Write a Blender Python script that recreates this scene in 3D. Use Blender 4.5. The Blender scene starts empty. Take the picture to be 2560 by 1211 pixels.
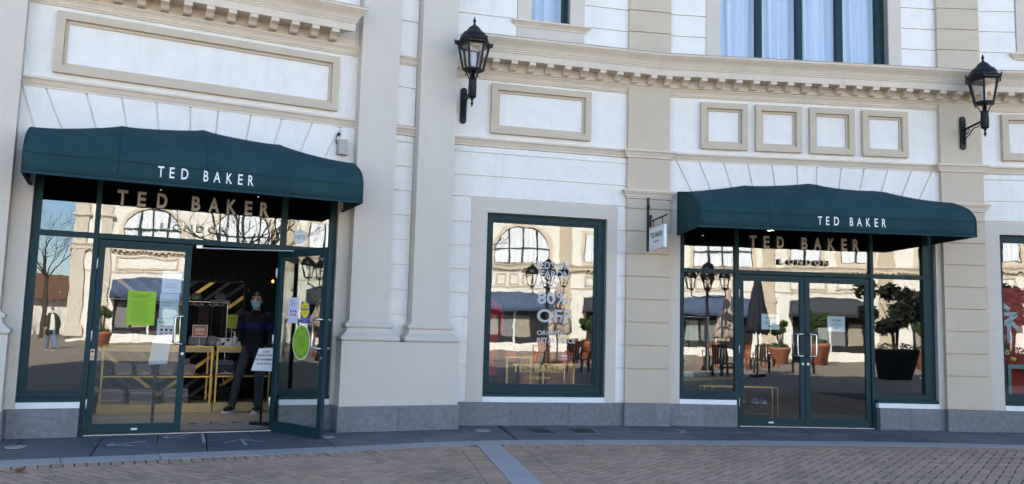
import bpy, bmesh, math, random
from mathutils import Vector, Matrix
random.seed(11)
RAD = math.radians
sc = bpy.context.scene
COL = sc.collection

# ------------------------------------------------------------------ camera
PITCH, ROLL, EYE = RAD(6.018), RAD(1.569), 1.33
fw = Vector((0, math.cos(PITCH), math.sin(PITCH)))
up0 = Vector((0, -math.sin(PITCH), math.cos(PITCH)))
rt0 = Vector((1, 0, 0))
rt = rt0 * math.cos(ROLL) + up0 * math.sin(ROLL)
up = -rt0 * math.sin(ROLL) + up0 * math.cos(ROLL)
cd = bpy.data.cameras.new("camera")
cam = bpy.data.objects.new("camera", cd)
COL.objects.link(cam)
cd.sensor_width = 36.0
cd.lens = 36.0 * 2062.55 / 2560.0
cd.clip_start, cd.clip_end = 0.05, 3000
M = Matrix((rt, up, -fw)).transposed().to_4x4()
M.translation = Vector((0, 0, EYE))
cam.matrix_world = M
sc.camera = cam

# ------------------------------------------------------------------ sky, sun, exposure
SUN_EL = RAD(28)
SUN_H = Vector((-0.62, 0.785, 0)).normalized()          # horizontal direction towards the sun
TOSUN = Vector((SUN_H.x * math.cos(SUN_EL), SUN_H.y * math.cos(SUN_EL), math.sin(SUN_EL)))
w = bpy.data.worlds.new("World")
sc.world = w
w.use_nodes = True
nt = w.node_tree
bg = nt.nodes["Background"]
sky = nt.nodes.new("ShaderNodeTexSky")
sky.sky_type = 'NISHITA'
sky.sun_disc = False
sky.sun_elevation = SUN_EL
sky.sun_rotation = math.atan2(SUN_H.x, SUN_H.y)
sky.altitude = 10
sky.air_density = 0.85
sky.dust_density = 0.6
sky.ozone_density = 2.4
nt.links.new(sky.outputs[0], bg.inputs[0])
bg.inputs[1].default_value = 0.115
ld = bpy.data.lights.new("sun", 'SUN')
ld.energy = 5.0
ld.angle = RAD(0.53)
ld.color = (1.0, 0.93, 0.80)
sun = bpy.data.objects.new("sun", ld)
sun.rotation_euler = TOSUN.to_track_quat('Z', 'Y').to_euler()
sun.location = TOSUN * 60
COL.objects.link(sun)
sc.view_settings.view_transform = 'Standard'
sc.view_settings.look = 'None'
sc.view_settings.gamma = 1.0
sc.view_settings.exposure = 2.25
sc.render.engine = 'CYCLES'
sc.cycles.use_denoising = True
sc.cycles.max_bounces = 10
sc.cycles.diffuse_bounces = 4
sc.cycles.glossy_bounces = 4
sc.cycles.transmission_bounces = 6
sc.cycles.transparent_max_bounces = 24
sc.cycles.caustics_reflective = False
sc.cycles.caustics_refractive = False
sc.cycles.sample_clamp_indirect = 4.0

# ------------------------------------------------------------------ materials
MATS = {}
def nmat(name):
    m = bpy.data.materials.new(name)
    m.use_nodes = True
    MATS[name] = m
    return m, m.node_tree, m.node_tree.nodes["Principled BSDF"]

def mat(name, col, rough=0.6, var=0.0, vscale=3.0, bump=0.0, bscale=120.0, metal=0.0, spec=0.4,
        stain=None, stain_amt=0.0, stain_scale=1.2, streak=0.0, objvar=0.0, emit=None, estr=0.0, coat=0.0):
    m, t, b = nmat(name)
    b.inputs["Base Color"].default_value = (*col, 1)
    b.inputs["Roughness"].default_value = rough
    b.inputs["Metallic"].default_value = metal
    b.inputs["Specular IOR Level"].default_value = spec
    if coat:
        b.inputs["Coat Weight"].default_value = coat
    if emit:
        b.inputs["Emission Color"].default_value = (*emit, 1)
        b.inputs["Emission Strength"].default_value = estr
    N, L = t.nodes, t.links
    last = None
    if var or stain or objvar or bump:
        tc = N.new("ShaderNodeTexCoord")
        geo = N.new("ShaderNodeNewGeometry")
    if var:
        nz = N.new("ShaderNodeTexNoise")
        nz.inputs["Scale"].default_value = vscale
        nz.inputs["Detail"].default_value = 6
        nz.inputs["Roughness"].default_value = 0.6
        L.new(geo.outputs["Position"], nz.inputs["Vector"])
        mr = N.new("ShaderNodeMapRange")
        mr.inputs[1].default_value, mr.inputs[2].default_value = 0.3, 0.7
        mr.inputs[3].default_value, mr.inputs[4].default_value = 1 - var, 1 + var
        L.new(nz.outputs[0], mr.inputs[0])
        last = mr.outputs[0]
    if objvar:
        oi = N.new("ShaderNodeObjectInfo")
        ad = N.new("ShaderNodeMath"); ad.operation = 'ADD'
        L.new(oi.outputs["Random"], ad.inputs[0]); L.new(geo.outputs["Random Per Island"], ad.inputs[1])
        fr = N.new("ShaderNodeMath"); fr.operation = 'FRACT'
        L.new(ad.outputs[0], fr.inputs[0])
        m2 = N.new("ShaderNodeMapRange")
        m2.inputs[3].default_value, m2.inputs[4].default_value = 1 - objvar, 1 + objvar
        L.new(fr.outputs[0], m2.inputs[0])
        if last is not None:
            mu = N.new("ShaderNodeMath"); mu.operation = 'MULTIPLY'
            L.new(last, mu.inputs[0]); L.new(m2.outputs[0], mu.inputs[1]); last = mu.outputs[0]
        else:
            last = m2.outputs[0]
    colout = None
    if last is not None:
        vm = N.new("ShaderNodeVectorMath"); vm.operation = 'SCALE'
        vm.inputs[0].default_value = col
        L.new(last, vm.inputs["Scale"])
        colout = vm.outputs[0]
    if stain:
        n2 = N.new("ShaderNodeTexNoise")
        n2.inputs["Scale"].default_value = stain_scale
        n2.inputs["Detail"].default_value = 8
        n2.inputs["Roughness"].default_value = 0.65
        mp = N.new("ShaderNodeMapping")
        mp.inputs["Scale"].default_value = (1, 1, 0.35)
        L.new(geo.outputs["Position"], mp.inputs[0]); L.new(mp.outputs[0], n2.inputs["Vector"])
        r2 = N.new("ShaderNodeMapRange")
        r2.inputs[1].default_value, r2.inputs[2].default_value = 0.5, 0.8
        r2.inputs[3].default_value, r2.inputs[4].default_value = 0, stain_amt
        L.new(n2.outputs[0], r2.inputs[0])
        mx = N.new("ShaderNodeMix"); mx.data_type = 'RGBA'
        L.new(r2.outputs[0], mx.inputs[0])
        if colout is not None: L.new(colout, mx.inputs[6])
        else: mx.inputs[6].default_value = (*col, 1)
        mx.inputs[7].default_value = (*stain, 1)
        colout = mx.outputs[2]
    if streak and colout is not None:              # rain streaks with a shape of their own
        n3 = N.new("ShaderNodeTexNoise"); n3.inputs["Scale"].default_value = 1.0; n3.inputs["Detail"].default_value = 5; n3.inputs["Roughness"].default_value = .7
        m3 = N.new("ShaderNodeMapping"); m3.inputs["Scale"].default_value = (9, 9, .45)
        L.new(geo.outputs["Position"], m3.inputs[0]); L.new(m3.outputs[0], n3.inputs["Vector"])
        r3 = N.new("ShaderNodeMapRange"); r3.inputs[1].default_value, r3.inputs[2].default_value = .56, .78
        r3.inputs[3].default_value, r3.inputs[4].default_value = 0, streak
        L.new(n3.outputs[0], r3.inputs[0])
        x3 = N.new("ShaderNodeMix"); x3.data_type = 'RGBA'
        L.new(r3.outputs[0], x3.inputs[0]); L.new(colout, x3.inputs[6]); x3.inputs[7].default_value = (.40, .36, .31, 1)
        colout = x3.outputs[2]
    if colout is not None:
        L.new(colout, b.inputs["Base Color"])
    if bump:
        nb = N.new("ShaderNodeTexNoise")
        nb.inputs["Scale"].default_value = bscale
        nb.inputs["Detail"].default_value = 3
        L.new(geo.outputs["Position"], nb.inputs["Vector"])
        bp = N.new("ShaderNodeBump")
        bp.inputs["Strength"].default_value = bump
        bp.inputs["Distance"].default_value = 0.01
        L.new(nb.outputs[0], bp.inputs["Height"])
        L.new(bp.outputs[0], b.inputs["Normal"])
    return m

mat('stucco', (.80, .765, .705), .9, var=.035, vscale=5, bump=.45, bscale=60, stain=(.60, .55, .47), stain_amt=.4, stain_scale=1.5, streak=.22, spec=.15)
mat('taupe', (.60, .535, .455), .85, streak=.12, var=.025, vscale=2, bump=.15, bscale=90, stain=(.48, .44, .40), stain_amt=.25, spec=.15)
mat('sand', (.56, .468, .352), .88, streak=.2, var=.03, vscale=4, bump=.3, bscale=80, stain=(.44, .38, .32), stain_amt=.3, spec=.15)
mat('trim', (.67, .57, .455), .85, var=.025, vscale=4, bump=.15, bscale=80, stain=(.46, .41, .36), stain_amt=.4, stain_scale=2.5, streak=.3, spec=.15)
mat('lead', (.38, .35, .32), .7, var=.2, vscale=8)
mat('granite', (.185, .185, .19), .75, var=.2, vscale=18, bump=.1, stain=(.12, .12, .13), stain_amt=.75, stain_scale=2.2, objvar=.06, spec=.3)
mat('slate', (.102, .107, .122), .62, var=.25, vscale=3.5, bump=.25, bscale=45, stain=(.05, .055, .065), stain_amt=.6, objvar=.16, spec=.4)
mat('kerb', (.315, .305, .30), .7, var=.10, vscale=70, bump=.1, stain=(.17, .18, .20), stain_amt=.4, objvar=.07, spec=.35)
mat('paver', (.385, .262, .185), .85, var=.07, vscale=14, bump=.12, bscale=90, stain=(.15, .13, .10), stain_amt=.7, stain_scale=.9, objvar=.14, spec=.25)
mat('joint', (.022, .019, .017), .95, var=.2, vscale=20)
mat('green', (.008, .036, .042), .5, var=.10, vscale=6, spec=.22)
mat('awning', (.017, .051, .060), .9, var=.16, vscale=1.7, bump=.2, bscale=220, stain=(.03, .065, .072), stain_amt=.55, stain_scale=1.3, spec=.12)
mat('awning_in', (.006, .012, .014), .9)
mat('black_metal', (.005, .005, .006), .42, var=.2, vscale=20, bump=.12, bscale=60, spec=.3)
mat('rust_metal', (.035, .026, .024), .6, var=.2, vscale=20)
mat('chrome', (.62, .62, .63), .22, metal=1.0)
mat('alu', (.55, .55, .56), .4, metal=1.0)
mat('white', (.78, .78, .77), .6)
mat('offwhite', (.70, .69, .67), .6)
mat('letter_white', (.80, .80, .80), .7, var=.05, vscale=30)
mat('brass', (.50, .43, .34), .5, metal=.15, spec=.5)
mat('brass_shaded', (.12, .095, .06), .5)  # darker brass that puts shade into the sides of the letters
mat('gold', (.52, .35, .10), .38, metal=.75)
mat('goldwood', (.60, .43, .19), .5, var=.12, vscale=6)
mat('curtain', (.80, .82, .86), .9, spec=.1)
mat('dark', (.012, .012, .013), .8)
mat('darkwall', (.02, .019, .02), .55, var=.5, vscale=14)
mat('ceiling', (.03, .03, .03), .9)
mat('floor_in', (.30, .27, .24), .55, var=.10, vscale=8)
mat('mat_in', (.34, .31, .28), .85, var=.05, vscale=30)
mat('greybar', (.07, .073, .078), .5)
mat('print_black', (.02, .02, .02), .8)
mat('print_green', (.10, .22, .03), .8)
mat('lime', (.27, .48, .03), .7)
mat('limefade', (.33, .40, .03), .7)
mat('paperblue', (.66, .74, .80), .7)
mat('paper', (.80, .80, .82), .7)
mat('paperlilac', (.68, .68, .84), .7)
mat('yellow', (.85, .68, .02), .6)
mat('blue', (.03, .06, .42), .6)
mat('pink', (.62, .08, .22), .6)
mat('orange', (.62, .18, .09), .6)
mat('redprint', (.55, .06, .05), .6)
mat('redpanel', (.42, .035, .03), .7, var=.1)
mat('redcoat', (.46, .018, .022), .9, var=.15, vscale=8)
mat('stickerorange', (.75, .52, .36), .6)
mat('leaf_brown', (.23, .10, .03), .8, var=.3, vscale=60)
mat('tape', (.62, .66, .72), .7, var=.15, vscale=40)
mat('skin', (.52, .33, .25), .55)
mat('skin_light', (.62, .45, .38), .55)
mat('hair', (.007, .005, .005), .6)
mat('mask', (.40, .62, .78), .8)
mat('mask_white', (.75, .74, .74), .8)
mat('sweater', (.008, .009, .016), .95)
mat('stripe', (.010, .016, .085), .95)
mat('trouser', (.035, .040, .050), .9, var=.1, vscale=12)
mat('shoe', (.01, .01, .011), .6)
mat('sole', (.65, .64, .62), .6)
mat('jeans', (.12, .20, .34), .9, var=.2, vscale=20)
mat('coat_dark', (.05, .045, .02), .9)
mat('mauve', (.27, .20, .20), .7, var=.1, vscale=14)
mat('greybag', (.17, .17, .18), .6, var=.05)
mat('navybag', (.015, .02, .04), .5, var=.3, vscale=12)
mat('garment_brown', (.085, .05, .036), .95, var=.2, vscale=10)
mat('garment_sand', (.32, .28, .22), .95, var=.15, vscale=10)
mat('floor_dark', (.06, .055, .05), .5, var=.1, vscale=8)
mat('tape_worn', (.30, .33, .38), .8, var=.35, vscale=45)
mat('garment_dark', (.014, .013, .014), .95)
mat('bark', (.06, .05, .04), .9, var=.3, vscale=14)
mat('terracotta', (.42, .16, .09), .85, var=.08)
mat('leaf_shaded', (.010, .014, .008), .7)  # leaf green darkened so the shade sits in its colour
mat('purse_pale', (.42, .36, .35), .6, var=.1, vscale=20)
mat('leafgreen', (.05, .085, .02), .6, objvar=.4)
mat('parasol_beige', (.52, .40, .33), .9)
mat('parasol_dark', (.02, .022, .035), .9)
mat('awning_blue', (.07, .105, .19), .85)
mat('awning_grey', (.05, .055, .07), .85)
mat('roofbrown', (.15, .08, .055), .9)
mat('awning_seam', (.006, .026, .032), .9)
mat('crate', (.42, .12, .04), .55, var=.2, vscale=8)
mat('redgloss', (.55, .02, .05), .25)
mat('drain', (.018, .018, .02), .6)
mat('glint_metal', (.75, .66, .5), .15, metal=1.0)
mat('woodred', (.30, .085, .03), .6)
mat('woodblack', (.012, .010, .010), .5)
mat('box_taupe', (.40, .36, .32), .6)
mat('asphalt', (.22, .19, .165), .9, var=.12, vscale=9, objvar=0)
mat('bulb', (1, .8, .5), .4, emit=(1, .36, .08), estr=1.2)
mat('downlight', (1, .95, .85), .4, emit=(1, .86, .66), estr=190)
mat('plaid', (.3, .28, .26), .9)
mat('cap_olive', (.05, .045, .03), .9)
mat('tablegreen', (.22, .27, .25), .6)

def glass_mat(name, f0, tint, wob=.0, wscale=1.4):
    m, t, b = nmat(name)
    N, L = t.nodes, t.links
    N.remove(b)
    out = N["Material Output"]
    tr = N.new("ShaderNodeBsdfTransparent"); tr.inputs[0].default_value = (*tint, 1)
    gl = N.new("ShaderNodeBsdfGlossy"); gl.inputs["Roughness"].default_value = 0.0
    gl.inputs[0].default_value = (.97, .98, 1.0, 1)
    lw = N.new("ShaderNodeLayerWeight"); lw.inputs[0].default_value = .5
    pw = N.new("ShaderNodeMath"); pw.operation = 'POWER'; pw.inputs[1].default_value = 5
    L.new(lw.outputs["Facing"], pw.inputs[0])
    ma = N.new("ShaderNodeMath"); ma.operation = 'MULTIPLY_ADD'
    ma.inputs[1].default_value = 1 - f0; ma.inputs[2].default_value = f0
    L.new(pw.outputs[0], ma.inputs[0])
    mx = N.new("ShaderNodeMixShader")
    L.new(ma.outputs[0], mx.inputs[0]); L.new(tr.outputs[0], mx.inputs[1]); L.new(gl.outputs[0], mx.inputs[2])
    L.new(mx.outputs[0], out.inputs[0])
    if wob:
        geo = N.new("ShaderNodeNewGeometry")
        nz = N.new("ShaderNodeTexNoise"); nz.inputs["Scale"].default_value = wscale; nz.inputs["Detail"].default_value = 1.5
        L.new(geo.outputs["Position"], nz.inputs["Vector"])
        bp = N.new("ShaderNodeBump"); bp.inputs["Strength"].default_value = 1.0; bp.inputs["Distance"].default_value = wob
        L.new(nz.outputs[0], bp.inputs["Height"])
        L.new(bp.outputs[0], gl.inputs["Normal"])
    return m
glass_mat('glass', .085, (.90, .93, .92), wob=.0006, wscale=2.6)
glass_mat('glass_up', .06, (.93, .95, .96), wob=.0006, wscale=2)
glass_mat('glass_lamp', .05, (.93, .93, .92))
def plaid():
    m = MATS['plaid']; t = m.node_tree; b = t.nodes["Principled BSDF"]
    tc = t.nodes.new("ShaderNodeTexCoord"); ch = t.nodes.new("ShaderNodeTexChecker")
    ch.inputs["Scale"].default_value = 34
    ch.inputs[1].default_value = (.5, .48, .45, 1); ch.inputs[2].default_value = (.03, .03, .04, 1)
    t.links.new(tc.outputs["Object"], ch.inputs[0]); t.links.new(ch.outputs[0], b.inputs[0])
plaid()
def big_paving():
    m = MATS['asphalt']; t = m.node_tree; b = t.nodes["Principled BSDF"]
    br = t.nodes.new("ShaderNodeTexBrick"); geo = t.nodes.new("ShaderNodeNewGeometry")
    br.inputs["Scale"].default_value = 5.0
    br.inputs["Color1"].default_value = (.33, .265, .20, 1); br.inputs["Color2"].default_value = (.40, .32, .245, 1)
    br.inputs["Mortar"].default_value = (.16, .14, .12, 1); br.inputs["Mortar Size"].default_value = .012
    t.links.new(geo.outputs["Position"], br.inputs["Vector"]); t.links.new(br.outputs[0], b.inputs[0])
big_paving()

# ------------------------------------------------------------------ mesh helpers
WM = {}                                    # object -> world matrix
class MB:
    def __init__(s): s.v, s.f, s.mi, s.cur, s.sm = [], [], [], 0, []
    def add(s, vs, fs, smooth=False):
        n = len(s.v); s.v += [tuple(v) for v in vs]
        for f in fs:
            s.f.append([i + n for i in f]); s.mi.append(s.cur); s.sm.append(smooth)
        return s
    def box(s, x0, x1, y0, y1, z0, z1):
        x0, x1 = min(x0, x1), max(x0, x1); y0, y1 = min(y0, y1), max(y0, y1); z0, z1 = min(z0, z1), max(z0, z1)
        return s.add([(x0,y0,z0),(x1,y0,z0),(x1,y1,z0),(x0,y1,z0),(x0,y0,z1),(x1,y0,z1),(x1,y1,z1),(x0,y1,z1)],
                     [(0,3,2,1),(4,5,6,7),(0,1,5,4),(1,2,6,5),(2,3,7,6),(3,0,4,7)])
    def prism_xz(s, poly, y0, y1):         # poly counter-clockwise seen from -y (x right, z up)
        n = len(poly)
        vs = [(x, y0, z) for x, z in poly] + [(x, y1, z) for x, z in poly]
        fs = [tuple(range(n)), tuple(range(2*n-1, n-1, -1))]
        fs += [((i+1) % n, i, n+i, n+(i+1) % n) for i in range(n)]
        return s.add(vs, fs)
    def prism_xy(s, poly, z0, z1):         # ccw from above
        n = len(poly)
        vs = [(x, y, z0) for x, y in poly] + [(x, y, z1) for x, y in poly]
        fs = [tuple(range(n-1, -1, -1)), tuple(range(n, 2*n))]
        fs += [(i, (i+1) % n, n+(i+1) % n, n+i) for i in range(n)]
        return s.add(vs, fs)
    def sweep(s, prof, x0, x1, k0=0.0, k1=0.0, smooth=False):   # prof: (o,z) list, extruded along x; mitred ends
        n = len(prof)
        vs = [(x0 + k0*o, -o, z) for o, z in prof] + [(x1 + k1*o, -o, z) for o, z in prof]
        s.add(vs, [(i, i+1, n+i+1, n+i) for i in range(n-1)], smooth)
        return s.add(vs, [tuple(range(n-1, -1, -1)), tuple(range(n, 2*n))])
    def rect_sweep(s, x0, x1, o, prof, back=0.0):                # prof: (e,z), top to bottom or bottom to top, round three sides
        rings = []
        for e, z in prof:
            rings.append([(x0-e, back, z), (x0-e, -(o+e), z), (x1+e, -(o+e), z), (x1+e, back, z)])
        vs = [p for r in rings for p in r]; fs = []
        for i in range(len(rings)-1):
            a, b = 4*i, 4*(i+1)
            for j in range(3): fs.append((a+j, a+j+1, b+j+1, b+j))
        m = 4*(len(rings)-1)
        fs += [(3, 2, 1, 0), (m, m+1, m+2, m+3)]
        return s.add(vs, fs)
    def lathe(s, prof, cx=0, cy=0, n=24, smooth=True, a0=0.0, caps=True):
        vs, fs = [], []
        for r, z in prof:
            for k in range(n):
                a = a0 + 2*math.pi*k/n
                vs.append((cx + r*math.cos(a), cy + r*math.sin(a), z))
        for i in range(len(prof)-1):
            for k in range(n):
                k2 = (k+1) % n
                fs.append((i*n+k, i*n+k2, (i+1)*n+k2, (i+1)*n+k))
        s.add(vs, fs, smooth)
        if caps:
            b = len(s.v) - len(vs)
            s.f.append([b + k for k in range(n-1, -1, -1)]); s.mi.append(s.cur); s.sm.append(False)
            t = b + (len(prof)-1)*n
            s.f.append([t + k for k in range(n)]); s.mi.append(s.cur); s.sm.append(False)
        return s
    def tube(s, pts, r, n=8, smooth=True):
        pts = [Vector(p) for p in pts]; rs = r if isinstance(r, (list, tuple)) else [r]*len(pts)
        vs, fs = [], []; prev = None
        for i, p in enumerate(pts):
            d = (pts[min(i+1, len(pts)-1)] - pts[max(i-1, 0)]).normalized()
            if prev is None:
                a = Vector((0, 0, 1)) if abs(d.z) < .9 else Vector((1, 0, 0))
                u = d.cross(a).normalized()
            else:
                u = (prev - d*prev.dot(d)).normalized()
            prev = u; v = d.cross(u)
            for k in range(n):
                an = 2*math.pi*k/n
                vs.append(p + (u*math.cos(an) + v*math.sin(an))*rs[i])
        for i in range(len(pts)-1):
            for k in range(n):
                k2 = (k+1) % n; fs.append((i*n+k, i*n+k2, (i+1)*n+k2, (i+1)*n+k))
        m = (len(pts)-1)*n
        s.add(vs, fs, smooth)
        return s.add([vs[k] for k in range(n)] + [vs[m+k] for k in range(n)], [tuple(range(n-1, -1, -1)), tuple(range(n, 2*n))])
    def ring_xz(s, x0, x1, z0, z1, w, y0, y1):   # mitred rectangular frame
        o = [(x0,z0),(x1,z0),(x1,z1),(x0,z1)]; i_ = [(x0+w,z0+w),(x1-w,z0+w),(x1-w,z1-w),(x0+w,z1-w)]
        for k in range(4):
            k2 = (k+1) % 4
            s.prism_xz([o[k], o[k2], i_[k2], i_[k]], y0, y1)
        return s
    def sphere(s, c, r, seg=16, rings=10, sc=(1,1,1)):
        vs, fs = [], []
        for i in range(rings+1):
            th = math.pi*i/rings
            for k in range(seg):
                a = 2*math.pi*k/seg
                vs.append((c[0]+r*sc[0]*math.sin(th)*math.cos(a), c[1]+r*sc[1]*math.sin(th)*math.sin(a), c[2]+r*sc[2]*math.cos(th)))
        for i in range(rings):
            for k in range(seg):
                k2 = (k+1) % seg; fs.append((i*seg+k, (i+1)*seg+k, (i+1)*seg+k2, i*seg+k2))
        return s.add(vs, fs, True)
    def mesh(s, name, mats):
        me = bpy.data.meshes.new(name)
        me.from_pydata(s.v, [], s.f)
        for m in (mats if isinstance(mats, (list, tuple)) else [mats]): me.materials.append(MATS[m])
        me.polygons.foreach_set('material_index', s.mi)
        me.polygons.foreach_set('use_smooth', s.sm)
        me.update()
        return me

ID = Matrix.Identity(4)
def T(x, y=0, z=0): return Matrix.Translation((x, y, z))
def RZ(a): return Matrix.Rotation(a, 4, 'Z')
def tag(o, label=None, cat=None, group=None, kind=None):
    if label: o["label"] = label
    if cat: o["category"] = cat
    if group: o["group"] = group
    if kind: o["kind"] = kind
    return o
def link(o, parent=None, world=ID):
    COL.objects.link(o); WM[o.name] = world.copy()
    if parent is not None:
        o.parent = parent
        o.matrix_basis = WM[parent.name].inverted() @ world
    else:
        o.matrix_basis = world
    return o
def obj(name, mb, mats, parent=None, world=ID, **tags):
    me = mb.mesh(name, mats) if isinstance(mb, MB) else mb
    o = bpy.data.objects.new(name, me)
    link(o, parent, world)
    return tag(o, **tags)
def thing(name, label, cat, world=ID, group=None):
    o = bpy.data.objects.new(name, None)
    o.empty_display_size = .1
    link(o, None, world)
    return tag(o, label, cat, group)
def struct(name, mb, mats, world=ID): return obj(name, mb, mats, None, world, kind='structure')
def recalc(o):
    bm = bmesh.new(); bm.from_mesh(o.data); bmesh.ops.recalc_face_normals(bm, faces=bm.faces); bm.to_mesh(o.data); bm.free()
def solidify(o, t):
    m = o.modifiers.new('solid', 'SOLIDIFY'); m.thickness = t; m.offset = 0
def bevel(o, wd, seg=2):
    m = o.modifiers.new('bevel', 'BEVEL'); m.width = wd; m.segments = seg; m.limit_method = 'ANGLE'; m.angle_limit = RAD(40)

GL = {}
def glyph(s, bold=0.0, depth=0.0, spacing=1.0):
    key = (s, bold, depth, spacing)
    if key in GL: return GL[key]
    cu = bpy.data.curves.new('glyph', 'FONT'); cu.body = s; cu.size = 1; cu.offset = bold; cu.extrude = depth; cu.space_character = spacing
    cu.align_x = 'CENTER'; cu.resolution_u = 3
    ob = bpy.data.objects.new('glyph', cu); COL.objects.link(ob)
    dg = bpy.context.evaluated_depsgraph_get()
    me = bpy.data.meshes.new_from_object(ob.evaluated_get(dg))
    vs = [v.co.copy() for v in me.vertices]; fs = [tuple(p.vertices) for p in me.polygons]
    bpy.data.objects.remove(ob); bpy.data.curves.remove(cu); bpy.data.meshes.remove(me)
    x0, x1 = min(v.x for v in vs), max(v.x for v in vs); y0, y1 = min(v.y for v in vs), max(v.y for v in vs)
    GL[key] = ([((v.x-x0)/(x1-x0), v.z, (v.y-y0)/(y1-y0)) for v in vs], fs, (x1-x0)/(y1-y0))
    return GL[key]
def text_mb(mb, s, x0, z0, h, y, wd=None, bold=0.0, depth=0.0, dscale=1.0):   # text box, lower left x0,z0, height h
    vs, fs, asp = glyph(s, bold, depth)
    wd = wd or asp*h
    # glyph z (extrude axis) -> local y; front faces look to -y
    return mb.add([(x0 + a*wd, y - b*dscale, z0 + c*h) for a, b, c in vs], fs)

# ------------------------------------------------------------------ facades: local x along the wall, y inwards, z up
def frame(px, py, ang):
    a = RAD(ang); n = Vector((math.sin(a), -math.cos(a)))
    return T(px - n.x*.05, py - n.y*.05) @ RZ(a)
FL = frame(-5.531, 9.018, 25.6)
FM = frame(-.784, 11.43, 13.4)
FR = frame(2.06, 12.11, 4.47)
FN = frame(6.86, 12.485, -1.1)
FPM = T(2.056, 12.16) @ RZ(RAD(8.9))      # corner pilasters stand half way between two walls
FPR = T(6.861, 12.535) @ RZ(RAD(1.7))
FO = T(19.9, -23.2) @ RZ(RAD(208))        # the sunlit building across the square

def lettering_mat():
    m, t, b = nmat('window_print')
    b.inputs["Base Color"].default_value = (.74, .74, .72, 1); b.inputs["Roughness"].default_value = .8; b.inputs["Alpha"].default_value = .62
lettering_mat()
# ================================================================== GROUND
struct('ground', MB().add([(-900,-900,-.03),(900,-900,-.03),(900,900,-.03),(-900,900,-.03)], [(0,1,2,3)]), 'joint')
def catmull(P, n=10):
    out = []
    for i in range(len(P)-1):
        p0, p1, p2, p3 = P[max(i-1,0)], P[i], P[i+1], P[min(i+2,len(P)-1)]
        for k in range(n):
            t = k/n
            out.append(.5*((2*p1) + (p2-p0)*t + (2*p0-5*p1+4*p2-p3)*t*t + (3*p1-p0-3*p2+p3)*t**3))
    out.append(P[-1]); return out
KC = [Vector(p) for p in ((-9.2,4.75),(-7.2,6.05),(-4.54,7.59),(-3.80,8.0),(-1.97,8.92),(-.205,9.845),(2.23,10.35),(4.96,10.73),(7.5,10.82),(10.5,10.75),(14,10.5))]
KL = catmull(KC, 12)
KS = [0.0]
for a, b in zip(KL, KL[1:]): KS.append(KS[-1] + (b-a).length)
def kat(s):
    s = max(0, min(KS[-1]-1e-6, s))
    for i in range(len(KS)-1):
        if KS[i+1] >= s:
            t = (s-KS[i])/(KS[i+1]-KS[i]); d = (KL[i+1]-KL[i]).normalized()
            return KL[i].lerp(KL[i+1], t), d, Vector((-d.y, d.x))     # point, direction, normal towards the wall
def kerb_quad(s0, s1, a, b, gap):
    P0, d0, n0 = kat(s0+gap); P1, d1, n1 = kat(s1-gap)
    return [P0+n0*a, P1+n1*a, P1+n1*b, P0+n0*b]
# plaza surface outside the laid field
PB = [(-60,-70),(60,-70),(60,5.2),(-60,5.2)]
plaza = struct('plaza_paving', MB().add([(x, y, -.006) for x, y in PB], [(0,1,2,3)]), 'asphalt')
# kerb of granite stones
kerb = struct('kerb', MB().add([(p.x, p.y, -.028) for i in range(0, len(KL)) for p in ((KL[i]-kat(KS[i])[2]*.16), (KL[i]+kat(KS[i])[2]*.16))],
              [(2*i, 2*i+2, 2*i+3, 2*i+1) for i in range(len(KL)-1)]), 'joint')
s = .4; kb = 0
while s < KS[-1]-1:
    l = random.uniform(.70, .92)
    q = kerb_quad(s, s+l, -.172, .172, .004)
    m_ = kat(s+l/2); q.insert(1, m_[0]-m_[2]*.172); q.insert(4, m_[0]+m_[2]*.172)
    c = m_[0]
    obj('kerb_stone', MB().prism_xy([(p.x-c.x, p.y-c.y) for p in q], -.06, 0), 'kerb', kerb, T(c.x, c.y, random.uniform(.002, .006)))
    s += l
# flagstones between kerb and wall
def wallpt(X):                              # plan line of the plinth
    for F, x0, x1 in ((FL, -9, 5.25), (FM, -.6, 2.93), (FR, 0, 4.82), (FN, 0, 12)):
        a, b = F @ Vector((x0, .1, 0)), F @ Vector((x1, .1, 0))
        if a.x <= X <= b.x: return a.y + (b.y-a.y)*(X-a.x)/(b.x-a.x)
    return 12.5
pave = struct('pavement', MB().add([(p.x, p.y, -.020) for i in range(len(KL)) for p in (KL[i]+kat(KS[i])[2]*.16, KL[i]+kat(KS[i])[2]*3.2)],
              [(2*i, 2*i+2, 2*i+3, 2*i+1) for i in range(len(KL)-1)]), 'joint')
def wall_hit(P, n):                          # distance along n from P to the wall line
    lo, hi = .1, 3.0
    for _ in range(30):
        m = (lo+hi)/2; Q = P+n*m
        if Q.y < wallpt(Q.x): lo = m
        else: hi = m
    return lo
s = .4
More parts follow.
